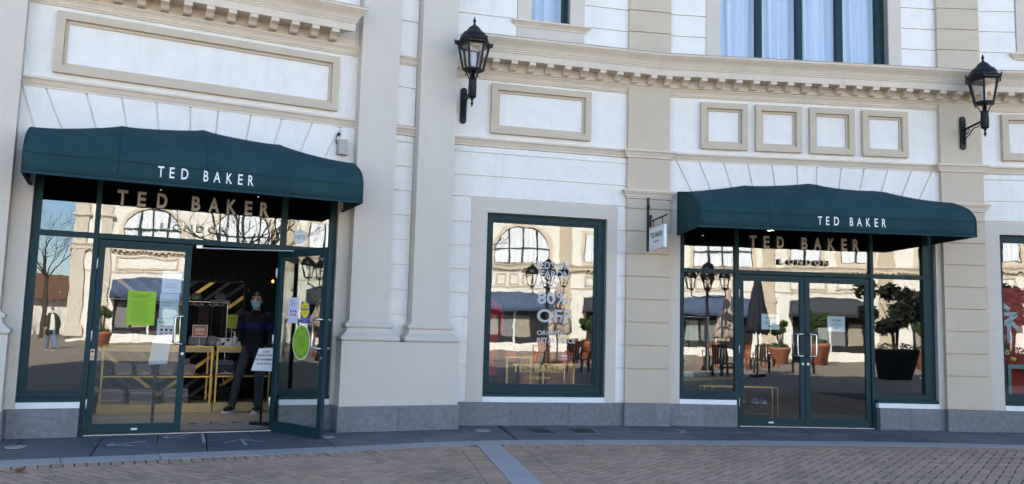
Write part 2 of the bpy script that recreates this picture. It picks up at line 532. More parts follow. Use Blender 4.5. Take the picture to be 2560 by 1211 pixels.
while s < KS[-1]-1.5:
    l = random.uniform(.95, 1.35)
    P0, d0, n0 = kat(s+.006); P1, d1, n1 = kat(s+l-.006)
    sk = .18*(random.random()-.5)
    n0s, n1s = (n0 + d0*.10).normalized(), (n1 + d1*.10).normalized()
    w0, w1 = wall_hit(P0, n0s), wall_hit(P1, n1s)
    wm = min(w0, w1)
    rows = [(.178, None)] if wm < 1.25 else [(.178, .178 + (wm-.178)*random.uniform(.42, .6)), (None, None)]
    prev = None
    for a, b in rows:
        A = a if a is not None else prev + .010
        q = [P0+n0s*A, P1+n1s*A, P1+n1s*(b or w1+.02), P0+n0s*(b or w0+.02)]
        prev = b
        c = sum(q, Vector((0, 0)))/4
        if b is None and len(rows) == 2 and random.random() < .6:         # split the inner row differently
            t = random.uniform(.35, .65); e0, e1 = q[0].lerp(q[1], t), q[3].lerp(q[2], t); g = (q[1]-q[0]).normalized()*.005
            qs = [[q[0], e0-g, e1-g, q[3]], [e0+g, q[1], q[2], e1+g]]
        else: qs = [q]
        for q in qs:
            c = sum(q, Vector((0, 0)))/4
            obj('flagstone', MB().prism_xy([(p.x-c.x, p.y-c.y) for p in q], -.05, 0), 'slate', pave, T(c.x, c.y, random.uniform(-.003, .003)))
    s += l
# granite band running out into the square
BA, BD = Vector((-.20, 9.66)), (Vector((.195, 7.31)) - Vector((-.20, 9.66))).normalized()
BN = Vector((-BD.y, BD.x))                   # to the right as seen from the camera
band = struct('granite_band', MB().add([(p.x, p.y, -.025) for p in (BA-BN*.4+BD*.1, BA+BD*5-BN*.4, BA+BD*5+BN*.4, BA+BN*.4+BD*.1)], [(0,1,2,3)]), 'joint')
t = -.02
while t < 4.6:
    l = random.uniform(.55, .8)
    q = [BA+BD*(t+.003)-BN*.138, BA+BD*(t+l-.003)-BN*.138, BA+BD*(t+l-.003)+BN*.138, BA+BD*(t+.003)+BN*.138]
    c = sum(q, Vector((0,0)))/4
    obj('band_stone', MB().prism_xy([(p.x-c.x, p.y-c.y) for p in q], -.05, 0), 'kerb', band, T(c.x, c.y, random.uniform(0, .004)))
    t += l
# herringbone pavers
def clip(poly, P, n):                        # keep side where (x-P).n >= 0
    out = []
    for i in range(len(poly)):
        a, b = poly[i], poly[(i+1) % len(poly)]; da, db = (a-P).dot(n), (b-P).dot(n)
        if da >= 0: out.append(a)
        if (da < 0) != (db < 0): out.append(a + (b-a)*(da/(da-db)))
    return out
def area(p): return abs(sum(p[i].x*p[(i+1) % len(p)].y - p[(i+1) % len(p)].x*p[i].y for i in range(len(p))))/2
def nearest_k(c):
    i = min(range(0, len(KL)-1), key=lambda i: (KL[i]+KL[i+1]-2*c).length_squared)
    d = (KL[i+1]-KL[i]).normalized(); return KL[i], Vector((-d.y, d.x))
pieces = []                                  # (polygon, full?)
Lp, Wp, g = .2, .1, .0125
th = RAD(-35); ex, ey = Vector((math.cos(th), math.sin(th))), Vector((-math.sin(th), math.cos(th)))
O0 = Vector((0, 8))
for i in range(-85, 100):
    for j in range(-60, 60):
        d = (i-j) % 4
        if d == 0: x0, y0, wx, wy, vert = i*Wp, j*Wp, Lp, Wp, 0
        elif d == 3: x0, y0, wx, wy, vert = i*Wp, j*Wp, Wp, Lp, 1
        else: continue
        c = O0 + ex*(x0+wx/2) + ey*(y0+wy/2)
        if not (-6.5 < c.x < 8.5 and 5.2 < c.y < 10.9): continue
        q = [O0 + ex*(x0+a) + ey*(y0+b) for a, b in ((g/2,g/2),(wx-g/2,g/2),(wx-g/2,wy-g/2),(g/2,wy-g/2))]
        KP, kn = nearest_k(c)
        kd = (KP-c).dot(kn)
        bd = (c-BA).dot(BN)
        full = True
        if kd < .55: q2 = clip(q, KP-kn*.385, -kn)
        else: q2 = q
        if len(q2) >= 3 and abs(bd) < .55 :
            sgn = 1 if bd > 0 else -1
            q2 = clip(q2, BA + BN*sgn*.352, BN*sgn)
        if len(q2) < 3 or area(q2) < .0012: continue
        pieces.append((q2, c, vert, abs(area(q2)-area(q)) < 1e-6))
# soldier courses along kerb and band
s = 0.45
while s < KS[-1]-1:
    P, d, n = kat(s+.05)
    if -6.5 < P.x < 8.5 and abs(((P-n*.28)-BA).dot(BN)) > .19:
        pieces.append((kerb_quad(s, s+.1, -.378, -.178, g/2), P-n*.28, 2, False))
    s += .1
for sg in (-1, 1):
    t = .10
    while t < 4.5:
        q = [BA+BD*(t+g/2)+BN*sg*.145, BA+BD*(t+.1-g/2)+BN*sg*.145, BA+BD*(t+.1-g/2)+BN*sg*.345, BA+BD*(t+g/2)+BN*sg*.345]
        if sg < 0: q.reverse()
        pieces.append((q, sum(q, Vector((0,0)))/4, 3, False)); t += .1
def project(p):
    d = Vector((p[0], p[1], (p[2] if len(p) > 2 else 0) - EYE)); z = d.dot(fw)
    return (1280 + 2062.55*d.dot(rt)/z, 605.5 - 2062.55*d.dot(up)/z, z) if z > .1 else (-1, -1, 99)
vis = []
for k, pc in enumerate(pieces):
    x, y, z = project(pc[1])
    if 15 < x < 2545 and 0 < y < 1205: vis.append((z, k))
vis.sort(); chosen = set(k for z, k in vis[:300])
def ccw(q):
    return q if sum(q[i].x*q[(i+1) % len(q)].y - q[(i+1) % len(q)].x*q[i].y for i in range(len(q))) > 0 else q[::-1]
PM0 = MB().prism_xy([(-Lp/2+g/2,-Wp/2+g/2),(Lp/2-g/2,-Wp/2+g/2),(Lp/2-g/2,Wp/2-g/2),(-Lp/2+g/2,Wp/2-g/2)], -.05, 0).mesh('paver', 'paver')
rest = MB()
for k, (q, c, vert, full) in enumerate(pieces):
    dz = random.uniform(-.0012, .0012)
    if k in chosen:
        W = T(c.x, c.y, dz) @ Matrix.Rotation(RAD(random.uniform(-.3,.3)), 4, 'X') @ Matrix.Rotation(RAD(random.uniform(-.3,.3)), 4, 'Y')
        if full:
            obj('paver', PM0, None, plaza, W @ RZ(th + (math.pi/2 if vert else 0)))
        else:
            obj('paver', MB().prism_xy([(p.x-c.x, p.y-c.y) for p in ccw(q)], -.05, 0), 'paver', plaza, W)
    else:
        q = ccw(q); n = len(q); tx, ty = random.uniform(-.006, .006), random.uniform(-.006, .006)
        vs = [(p.x, p.y, -.012) for p in q] + [(p.x, p.y, dz + tx*(p.x-c.x)/.1*.1 + ty*(p.y-c.y)) for p in q]
        rest.add(vs, [tuple(range(n, 2*n))] + [(i, (i+1) % n, n+(i+1) % n, n+i) for i in range(n)])
obj('paver_field', rest, 'paver', plaza, kind='stuff')
bedv = []
for i, p in enumerate(KL):
    n_ = kat(KS[i])[2]; q_ = p - n_*.165
    bedv.append((q_.x, q_.y, -.0026)); bedv.append((q_.x, min(5.21, q_.y-.01), -.0026))
obj('joint_bed', MB().add(bedv, [(2*i+1, 2*i+3, 2*i+2, 2*i) for i in range(len(KL)-1)]), 'joint', plaza)

# ================================================================== BUILDING KIT
BELT = [(-.02,3.905),(.028,3.905),(.028,3.932),(.036,3.936),(.045,3.958),(.058,3.980),(.066,3.988),(.078,3.992),(.078,4.018),(-.02,4.030)]
ARCH = [(-.02,4.885),(.022,4.885),(.022,4.905),(.034,4.908),(.038,4.93),(.052,4.958),(.062,4.966),(.062,4.975),(.075,4.978),(.075,4.998),(-.02,5.004)]
FRIEZE = [(-.02,5.0),(.045,5.0),(.045,5.125),(-.02,5.125)]
CORN = [(-.02,5.12),(.292,5.12),(.292,5.215),(.304,5.219),(.304,5.238),(.316,5.242),(.316,5.262),(.326,5.266),(.332,5.285),(.350,5.312),(.378,5.340),(.405,5.362),(.415,5.378),(.428,5.380),(.428,5.412),(-.02,5.455)]
MODM = MB().prism_xz([(0,0),(1,0),(1,1),(0,1)], 0, 1)
def modillion_mesh():
    m = MB(); pr = [(.04,5.121),(.284,5.121),(.284,5.075),(.268,5.069),(.232,5.062),(.200,5.050),(.180,5.032),(.165,5.018),(.142,5.012),(.04,5.018)]
    n = len(pr)
    vs = [(-.047, -o, z) for o, z in pr] + [(.047, -o, z) for o, z in pr]
    m.add(vs, [(i, (i+1) % n, n+(i+1) % n, n+i) for i in range(n)] + [tuple(range(n-1,-1,-1)), tuple(range(n, 2*n))])
    return m.mesh('modillion', 'trim')
MODM = modillion_mesh()
def wall_cells(mb, x0, x1, z0, z1, holes, y0, y1):
    xs = sorted({x0, x1, *[h[i] for h in holes for i in (0, 1)]}); zs = sorted({z0, z1, *[h[i] for h in holes for i in (2, 3)]})
    xs = [x for x in xs if x0 <= x <= x1]; zs = [z for z in zs if z0 <= z <= z1]
    for a, b in zip(xs, xs[1:]):
        run = None
        for c, d in zip(zs, zs[1:]):
            cx, cz = (a+b)/2, (c+d)/2
            if any(h[0] < cx < h[1] and h[2] < cz < h[3] for h in holes):
                if run: mb.box(a, b, y0, y1, *run); run = None
            else: run = (run[0], d) if run else (c, d)
        if run: mb.box(a, b, y0, y1, *run)
    return mb
def cornice(parent, F, x0, x1, k0, k1, mods, ends=True):
    c = obj('cornice', MB().sweep(CORN, x0, x1, k0, k1), 'trim', parent, F)
    obj('frieze', MB().sweep(FRIEZE, x0 if k0 else x0, x1 if k1 <= 0 else x1, min(k0, 0.1), min(k1, 0.1) if k1 < .5 else 0), 'trim', parent, F)
    for u in mods: obj('modillion', MODM, None, c, F @ T(u))
    return c
def courses(wall, F, x0, x1, zs, m='stucco', t=.022, gap=.0115, name='course'):
    for a, b in zip(zs, zs[1:]):
        obj(name, MB().box(x0, x1, -t, .02, a+gap, b-gap), m, wall, F)
ZC = [.315] + [.475 + .333*k for k in range(1, 10)] + [3.80, 3.905]
ZC = [.315, .808, 1.141, 1.474, 1.807, 2.140, 2.473, 2.806, 3.139, 3.472, 3.805, 3.905]
ZU = [5.40, 5.497, 5.830, 6.163, 6.496, 6.829, 7.162, 7.495, 7.828, 8.161, 8.494, 8.827, 9.16]
def voussoirs(wall, F, tops, uc, x0, x1, zb, zt, zc=-.1, m='stucco', t=.022, gap=.011):
    def at(ut, z): return uc + (ut-uc)*(z-zc)/(zt-zc)
    edges = [None] + tops + [None]
    for a, b in zip(edges, edges[1:]):
        bl, br = (at(a, zb)+gap if a is not None else x0), (at(b, zb)-gap if b is not None else x1)
        tl, tr = (a+gap if a is not None else x0), (b-gap if b is not None else x1)
        bl, br, tl, tr = max(bl, x0), min(br, x1), max(tl, x0), min(tr, x1)
        if br-bl < .03 or tr-tl < .01: continue
        obj('voussoir', MB().prism_xz([(bl, zb), (br, zb), (tr, zt), (tl, zt)], -t, .02), m, wall, F)
def panel(parent, F, x0, x1, z0, z1):
    m = MB().ring_xz(x0, x1, z0, z1, .088, -.066, .01).ring_xz(x0+.09, x1-.09, z0+.09, z1-.09, .035, -.022, .01)
    return obj('panel_frame', m, 'sand', parent, F)
def plinth(parent, F, stones, z1=.315, o=.05):
    for a, b in stones: obj('plinth_stone', MB().box(a+.002, b-.002, -o, .1, 0.0, z1), 'granite', parent, F)
def room(parent, F, x0, x1, y0, y1, z0, z1, wm='darkwall', fm='floor_in', cm='ceiling'):
    t = .06
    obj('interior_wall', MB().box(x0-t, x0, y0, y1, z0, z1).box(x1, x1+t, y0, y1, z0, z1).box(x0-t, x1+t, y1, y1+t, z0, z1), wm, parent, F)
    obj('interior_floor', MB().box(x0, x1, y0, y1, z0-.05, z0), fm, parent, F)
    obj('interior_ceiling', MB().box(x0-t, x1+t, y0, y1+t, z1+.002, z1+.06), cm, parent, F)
def curtain_mb(x0, x1, z0, z1, y, fold=.085, amp=.05, seed=1):
    rnd = random.Random(seed); n = max(8, int((x1-x0)/.018)); ph = rnd.random()*6; vs = []
    for i in range(n+1):
        x = x0 + (x1-x0)*i/n
        f = math.sin(x/fold*2*math.pi/1.6 + ph + .9*math.sin(x*5.3+ph)) + .45*math.sin(x/fold*2*math.pi/.71 + ph*2)
        vs += [(x, y + amp*f, z0), (x + .02*math.sin(x*9), y + amp*.8*f, (z0+z1)/2), (x, y + amp*.6*f, z1)]
    fs = []
    for i in range(n):
        a = 3*i
        fs += [(a, a+3, a+4, a+1), (a+1, a+4, a+5, a+2)]
    return MB().add(vs, fs, True)
def upper_window(parent, F, x0, x1, z0, z1, posts, seed, frame_l=.05, frame_r=.13):
    m = MB()
    m.box(x0, x0+frame_l, .10, .20, z0, z1).box(x1-frame_r, x1, .10, .20, z0, z1).box(x0+frame_l, x1-frame_r, .10, .20, z0, z0+.06).box(x0+frame_l, x1-frame_r, .10, .20, z1-.06, z1)
    for a, b in posts: m.box(a, b, .10, .19, z0+.06, z1-.06)
    wdw = obj('window', m, 'green', parent, F)
    xs = [x0+frame_l] + [e for p in posts for e in p] + [x1-frame_r]
    for k in range(0, len(xs), 2):
        obj('pane', MB().box(xs[k]-.003, xs[k+1]+.003, .145, .151, z0+.057, z1-.057), 'glass_up', wdw, F)
        obj('curtain', curtain_mb(xs[k]-.04, xs[k+1]+.04, z0-.02, z1, .29, seed=seed+k), 'curtain', wdw, F)
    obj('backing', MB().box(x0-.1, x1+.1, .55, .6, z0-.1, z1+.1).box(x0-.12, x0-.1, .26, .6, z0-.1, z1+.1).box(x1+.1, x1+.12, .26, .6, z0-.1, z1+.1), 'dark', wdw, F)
    return wdw
def leaf_door(parent, W, wd, mirror=1, label=None, pulls=True, sticker=False):
    """door leaf: hinge at x=0, free edge at x=wd, glass in the middle"""
    m = MB()
    m.box(.004, .075, -.024, .024, .012, 2.235).box(wd-.078, wd-.004, -.024, .024, .012, 2.235)
    m.box(.075, wd-.078, -.0235, .0235, .012, .122).box(.075, wd-.078, -.0235, .0235, 2.145, 2.235)
    d = obj('door', m, 'green', parent, W)
    if label: d["label"] = label
    obj('pane', MB().box(.068, wd-.071, -.004, .004, .115, 2.152), 'glass', d, W)
    for z in (.35, 1.12, 1.95): obj('hinge', MB().lathe([(.010, z-.06), (.012, z-.055), (.012, z+.055), (.010, z+.06)], .0, -.030, 10), 'alu', d, W)
    x = wd-.045
    for sd in (-1, 1):
        y = sd*.024
        obj('handle', MB().tube([(x, y, 1.04), (x, y+sd*.05, 1.04), (x-.02*0-.012, y+sd*.066, 1.045), (x-.085, y+sd*.068, 1.05), (x-.098, y+sd*.068, 1.065), (x-.098, y+sd*.068, 1.355), (x-.085, y+sd*.068, 1.37), (x-.012, y+sd*.066, 1.375), (x, y+sd*.05, 1.38), (x, y, 1.38)], .0125, 10), 'chrome', d, W)
    obj('lock', MB().tube([(wd-.04, -.034, .93), (wd-.04, .034, .93)], .017, 12), 'alu', d, W)
    return d
def shopfront(parent, F, j0, j1, p0, p1, q0, q1, k0, k1):
    z0, zt, zm0, zm1 = .385, 2.99, 2.243, 2.305
    m = MB()
    m.box(j0, j1, .05, .15, z0, zt).box(k0, k1, .05, .15, z0, zt)
    m.box(p0, p1, .052, .148, 0, zt-.06).box(q0, q1, .052, .148, 0, zt-.06)
    m.box(j1, p0, .055, .145, zm0, zm1).box(p1, q0, .055, .145, zm0+.002, zm1).box(q1, k0, .055, .145, zm0, zm1)
    m.box(j1, k0, .054, .146, zt-.06, zt)
    for a, b in ((j1, p0), (q1, k0)):
        m.box(a, b, .056, .144, .43, .508)
    m.box(j0-.012, p0-.001, -.012, .15, .386, .432).box(q1+.001, k1+.012, -.012, .15, .386, .432)
    sf = obj('shopfront', m, 'green', parent, F)
    for a, b, c, d in ((j1, p0, zm1, zt-.06), (p1, q0, zm1, zt-.06), (q1, k0, zm1, zt-.06), (j1, p0, .508, zm0), (q1, k0, .508, zm0)):
        obj('pane', MB().box(a-.004, b+.004, .096, .104, c-.004, d+.004), 'glass', sf, F)
    obj('threshold', MB().box(p1, q0, .02, .22, .002, .010), 'alu', sf, F)
    return sf
# ================================================================== LEFT BUILDING
LB = thing('corner_building', 'left building with tall paired taupe pilasters, long framed panel and open glass door', 'building', T(-5.553, 9.063))
H1 = 9.6
lw = obj('wall', wall_cells(MB(), -4.0, 5.14, 0, H1, [(.2, 3.642, 0, 2.995), (1.2, 2.6, 5.9, 8.2)], 0.0, .25), 'stucco', LB, FL)
voussoirs(lw, FL, [-.145, .232, .639, 1.008, 1.386, 1.767, 2.087, 2.477, 2.856, 3.237, 3.60], 1.93, .005, 3.80, 3.172, 3.904)
courses(lw, FL, 4.33, 4.62, ZC[2:]); courses(lw, FL, 4.33, 4.62, [4.03, 4.56, 4.885]); courses(lw, FL, 4.33, 4.62, [5.004]+ZU[1:]); courses(lw, FL, .01, 3.79, ZU)
obj('belt_moulding', MB().sweep(BELT, .0, 5.13), 'trim', LB, FL)
obj('architrave', MB().sweep(ARCH, .0, 5.13), 'trim', LB, FL)
c = obj('cornice', MB().sweep(CORN, .02, 3.385, 0, 1.0), 'trim', LB, FL)
obj('cornice_cap', MB().sweep([(0,5.4125),(.436,5.4125),(.436,5.420),(0,5.462)], .02, 3.389, 0, 1.0), 'lead', LB, FL)
obj('frieze', MB().sweep(FRIEZE, .02, 3.80), 'trim', LB, FL)
for k in range(14): obj('modillion', MODM, None, c, FL @ T(3.425 - .2535*k))
panel(LB, FL, .284, 3.55, 4.10, 4.82)
for a, b, big in ((-.52, -.003, 0), (3.803, 4.318, 1), (4.632, 5.148, 1)):
    p = obj('pilaster', MB().box(a, b, -.20, .05, 1.37, H1), 'taupe', LB, FL)
    prof = [(0,1.388),(.014,1.384),(.018,1.366),(.030,1.360),(.050,1.352),(.062,1.335),(.062,1.312),(.050,1.297),(.034,1.291),(.034,1.280),(.040,1.260),(.056,1.236),(.078,1.218),(.086,1.214),(.088,1.204),(.108,1.198),(.124,1.180),(.126,1.155),(.116,1.134),(.104,1.126)]
    obj('base', MB().rect_sweep(a, b, .20, prof[::-1], .05), 'taupe', p, FL)
for a, b in ((-.65, .105), (3.692, 5.275)):
    obj('pedestal', MB().box(a, b, -.305, .05, .316, 1.124), 'taupe', LB, FL)
plinth(LB, FL, [(3.672, 4.462), (4.462, 5.295)], .3155, .325)
plinth(LB, FL, [(-.68, .125)], .3155, .325)
plinth(LB, FL, [(-3.9, -3.0), (-3.0, -2.0), (-2.0, -.69), (.13, .83), (3.018, 3.66)])
obj('surround', MB().box(.004, .20, -.022, .2, .316, 3.168).box(3.642, 3.80, -.022, .2, .316, 3.168).box(.201, 3.641, -.021, .2, 2.995, 3.167), 'taupe', LB, FL)
obj('sill_strip', MB().box(.203, .829, -.028, .2, .317, .384), 'white', LB, FL)
obj('sill_strip', MB().box(3.018, 3.64, -.028, .2, .317, .384), 'white', LB, FL)
sfl = shopfront(LB, FL, .203, .285, .832, .887, 2.945, 3.012, 3.56, 3.639)
leaf_door(LB, FL @ T(.889, .10), 1.022, label='closed left leaf of the glass door, hung with posters')
HR = FL @ T(2.945, .085) @ RZ(RAD(-66.5))
open_leaf = leaf_door(LB, HR, 1.045, label='open right leaf of the glass door swung out over the pavement')
obj('door_closer', MB().box(1.95, 2.02, .04, .10, 2.20, 2.235).tube([(2.0, .05, 2.205), (2.60, -.16, 2.205)], .009).tube([(2.60, -.16, 2.205), (3.05, -.26, 2.215)], .009), 'alu', LB, FL)
room(LB, FL, -.25, 4.0, .26, 6.2, 0.0, 3.35)
obj('entrance_mat', MB().box(.9, 2.94, .26, 1.35, .001, .006), 'mat_in', LB, FL)
mm = MB()
for ch, u in zip('TEDBAKER', (.95, 1.22, 1.49, 1.86, 2.12, 2.40, 2.68, 2.90)):
    vs, fs, asp = glyph(ch, .02)
    mm.add([(u-.07+a*.14, .98+(1-cc)*-.0+.16*(1-cc)*-1+.08, .0065) for a, b_, cc in vs], fs)
for k, ch in enumerate('LONDON'):
    vs, fs, asp = glyph(ch, .02)
    mm.add([(1.45+.2*k+a*.09, .80-.08*(1-cc), .0065) for a, b_, cc in vs], fs)
obj('mat_lettering', mm, 'print_black', LB, FL)
upper_window(LB, FL, 1.2, 2.6, 5.9, 8.2, [(1.85, 1.93)], 40)

# ================================================================== CRESCENT BUILDING
CB = thing('crescent_building', 'curved cream building with sand block pilasters, square panels and curtained upper windows', 'building', T(2.056, 12.16))
H2 = 10.0
mw = obj('wall', wall_cells(MB(), -.75, 2.925, 0, H2, [(.448, 2.238, .39, 2.965), (1.013, 1.602, 5.80, 7.9)], 0, .25), 'stucco', CB, FM)
rw = obj('wall', wall_cells(MB(), -.01, 4.815, 0, H2, [(.44, 4.402, 0, 2.995), (1.043, 3.722, 5.30, 7.9)], 0, .25), 'stucco', CB, FR)
nw = obj('wall', wall_cells(MB(), -.012, 9.0, 0, H2, [(.58, 3.2, .39, 2.965), (1.2, 3.0, 5.8, 7.9)], 0, .25), 'stucco', CB, FN)
zl = ZC[:9]
courses(mw, FM, -.6, .212, zl); courses(mw, FM, 2.394, 2.6, zl); courses(mw, FM, -.6, 2.6, [3.166, 3.472, 3.805, 3.905])
courses(mw, FM, -.6, .795, ZU); courses(mw, FM, 1.832, 2.6, ZU)
courses(rw, FR, .2, .82, ZU); courses(rw, FR, 3.93, 4.6, ZU)
courses(nw, FN, .25, 5.0, [3.166, 3.472, 3.805, 3.905]); courses(nw, FN, .25, .93, ZU); courses(nw, FN, 3.3, 5.0, ZU)
voussoirs(rw, FR, [.374, .718, 1.094, 1.466, 1.845, 2.233, 2.547, 2.932, 3.293, 3.668, 4.046, 4.373], 2.39, .23, 4.52, 3.172, 3.904)
for F, a, b, k0, k1 in ((FM, -.2, 2.932, 0, -.078), (FR, 0, 4.82, .078, -.0486), (FN, 0, 7, .0486, 0)):
    obj('belt_moulding', MB().sweep(BELT, a, b, k0, k1), 'trim', CB, F)
    obj('architrave', MB().sweep(ARCH, a, b, k0, k1), 'trim', CB, F)
    ac = .225 if F is FM else a
    cc = obj('cornice', MB().sweep(CORN, ac, b, k0, k1), 'trim', CB, F)
    obj('cornice_cap', MB().sweep([(0,5.4125),(.436,5.4125),(.436,5.420),(0,5.462)], ac, b, k0, k1), 'lead', CB, F)
    obj('frieze', MB().sweep([(-.02,5.0),(.10,5.0),(.10,5.125),(-.02,5.125)], a, b, k0, k1), 'trim', CB, F)
    mods = [.19+.2655*k for k in range(1, 11)] if F is FM else [.19+.2655*k for k in range(18)] if F is FR else [.16+.2655*k for k in range(20)]
    for u in mods: obj('modillion', MODM, None, cc, F @ T(u))
panel(CB, FM, .45, 1.95, 4.105, 4.83)
for a, b in ((.74, 1.462), (1.589, 2.309), (2.433, 3.14), (3.267, 3.99)): panel(CB, FR, a, b, 4.105, 4.818)
panel(CB, FN, .66, 2.2, 4.115, 4.84)
# corner pilasters built of blocks
CAPP = [(0,3.292),(.014,3.294),(.014,3.312),(.024,3.318),(.032,3.345),(.052,3.372),(.062,3.378),(.062,3.388),(.072,3.392),(.072,3.418),(0,3.428)]
BELTP = [(e, z) for e, z in ((0,3.905),(.028,3.905),(.028,3.932),(.036,3.936),(.045,3.958),(.058,3.980),(.066,3.988),(.078,3.992),(.078,4.018),(0,4.030))]
for F, a, b in ((FPM, -.40, .255), (FPR, -.333, .325)):
    p = obj('pilaster', MB().box(a+.012, b-.012, -.085, .08, .316, H2), 'sand', CB, F)
    z = [.316] + ZC[1:9] + [3.292]
    for z0, z1 in zip(z, z[1:]): obj('block', MB().box(a, b, -.112, .06, z0+.010, z1-.010), 'sand', p, F)
    obj('capital', MB().rect_sweep(a, b, .105, CAPP, .06), 'trim', p, F)
    obj('block', MB().box(a, b, -.106, .06, 3.428, 3.906), 'sand', p, F)
    obj('belt_moulding', MB().rect_sweep(a, b, .100, BELTP, .06), 'trim', p, F)
    obj('block', MB().box(a+.006, b-.006, -.097, .06, 4.030, 4.999), 'sand', p, F)
    for z0, z1 in zip(ZU, ZU[1:]): obj('block', MB().box(a, b, -.105, .06, z0+.010, z1-.010), 'sand', p, F)
    obj('plinth_stone', MB().box(a-.012, b+.012, -.142, .1, 0, .3158), 'granite', p, F)
plinth(CB, FM, [(-.55, .85), (.85, 1.70), (1.70, 2.60)])
plinth(CB, FR, [(.15, .80), (.80, 1.298), (3.462, 3.93), (3.93, 4.52)])
plinth(CB, FN, [(.28, 1.3), (1.3, 2.3), (2.3, 3.4), (3.4, 5)])
# display window of the middle wall
obj('surround', MB().box(.215, .448, -.022, .2, .3165, 2.965).box(2.238, 2.392, -.022, .2, .3165, 2.965).box(.215, 2.392, -.022, .2, 2.966, 3.16), 'taupe', CB, FM)
obj('sill_strip', MB().box(.45, 2.236, -.028, .2, .3165, .389), 'white', CB, FM)
m = MB().box(.449, .525, .07, .16, .43, 2.964).box(2.125, 2.237, .07, .16, .43, 2.964).box(.525, 2.125, .071, .159, 2.875, 2.964).box(.525, 2.125, .071, .159, .43, .53)
m.box(.449, 2.237, -.008, .165, .391, .431).ring_xz(.527, 2.123, .532, 2.873, .03, .085, .15)
dw = obj('window', m, 'green', CB, FM)
obj('pane', MB().box(.55, 2.10, .116, .124, .555, 2.85), 'glass', dw, FM)
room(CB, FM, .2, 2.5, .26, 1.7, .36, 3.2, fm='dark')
# upper windows
upper_window(CB, FM, 1.013, 1.602, 5.80, 7.9, [], 3, .03, .075)
obj('window_surround', MB().box(.80, 1.013, -.035, .1, 5.825, 8.1).box(1.602, 1.828, -.035, .1, 5.825, 8.1).box(1.0131, 1.6019, -.034, .1, 7.9, 8.1), 'taupe', CB, FM)
obj('window_sill', MB().rect_sweep(.79, 1.838, .03, [(0,5.72),(.012,5.722),(.02,5.745),(.05,5.775),(.062,5.785),(.075,5.788),(.075,5.815),(0,5.828)], .1), 'trim', CB, FM)
obj('window_apron', MB().box(.80, 1.828, -.032, .1, 5.42, 5.719), 'taupe', CB, FM)
upper_window(CB, FR, 1.043, 3.722, 5.30, 7.9, [(1.655, 1.75), (2.30, 2.397), (2.945, 3.05)], 9, .045, .125)
obj('window_surround', MB().box(.823, 1.043, -.035, .1, 5.36, 8.1).box(3.722, 3.927, -.035, .1, 5.36, 8.1).box(1.0431, 3.7219, -.034, .1, 7.9, 8.1), 'taupe', CB, FR)
upper_window(CB, FN, 1.2, 3.0, 5.8, 7.9, [(2.05, 2.15)], 21)
obj('window_surround', MB().box(.95, 1.2, -.035, .1, 5.825, 8.1).box(3.0, 3.25, -.035, .1, 5.825, 8.1).box(1.2, 3.0, -.034, .1, 7.9, 8.1), 'taupe', CB, FN)
obj('window_sill', MB().rect_sweep(.90, 3.3, .03, [(0,5.72),(.012,5.722),(.02,5.745),(.05,5.775),(.062,5.785),(.075,5.788),(.075,5.815),(0,5.828)], .1), 'trim', CB, FN)
# right shopfront
obj('surround', MB().box(.245, .44, -.022, .2, .3165, 3.168).box(4.402, 4.56, -.022, .2, .3165, 3.168).box(.4401, 4.4019, -.021, .2, 2.996, 3.167), 'taupe', CB, FR)
obj('sill_strip', MB().box(.443, 1.296, -.028, .2, .3165, .384), 'white', CB, FR)
obj('sill_strip', MB().box(3.455, 4.40, -.028, .2, .3165, .384), 'white', CB, FR)
sfr = shopfront(CB, FR, .443, .525, 1.301, 1.362, 3.402, 3.452, 4.235, 4.399)
leaf_door(CB, FR @ T(1.364, .10), 1.018, label='left leaf of the closed double glass door')
leaf_door(CB, FR @ T(3.400, .10) @ RZ(math.pi), 1.018, label='right leaf of the closed double glass door')
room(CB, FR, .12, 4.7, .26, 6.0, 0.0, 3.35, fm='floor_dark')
# neighbouring shop window at the right edge
obj('surround', MB().box(.32, .58, -.022, .2, .3165, 3.16).box(3.2, 3.4, -.022, .2, .3165, 3.16).box(.5801, 3.1999, -.021, .2, 2.965, 3.159), 'taupe', CB, FN)
obj('sill_strip', MB().box(.582, 3.198, -.028, .2, .3165, .389), 'white', CB, FN)
m = MB().box(.581, .655, .06, .15, .43, 2.964).box(3.12, 3.199, .06, .15, .43, 2.964).box(.655, 3.12, .061, .149, 2.855, 2.964).box(.655, 3.12, .061, .149, .43, .56).box(.581, 3.199, -.008, .165, .391, .431)
nwin = obj('window', m, 'green', CB, FN)
obj('pane', MB().box(.65, 3.125, .10, .108, .555, 2.86), 'glass', nwin, FN)
room(CB, FN, .3, 3.6, .26, 2.2, .36, 3.2, fm='dark')
# roofs and rear walls close the two buildings
def slab(parent, F, x0, x1, y1, h, side=True):
    obj('roof', MB().box(x0, x1, .0, y1, h+.002, h+.25), 'lead', parent, F)
    obj('rear_wall', MB().box(x0, x1, y1-.3, y1, 0, h), 'stucco', parent, F)
    if side: obj('side_wall', MB().box(x0, x0+.3, .26, y1-.31, 0, h-.01), 'stucco', parent, F)
slab(LB, FL, -4.0, 5.13, 9, H1); obj('side_wall', MB().box(4.8, 5.1, .26, 8.68, 0, H1-.01), 'stucco', LB, FL)
slab(CB, FM, -.75, 2.92, 8.2, H2); slab(CB, FR, 0.0, 4.81, 8.6, H2-.004, False); slab(CB, FN, 0.0, 9.0, 9.0, H2-.008, False)
obj('side_wall', MB().box(8.7, 9.0, .26, 8.6, 0, H2-.02), 'stucco', CB, FN)
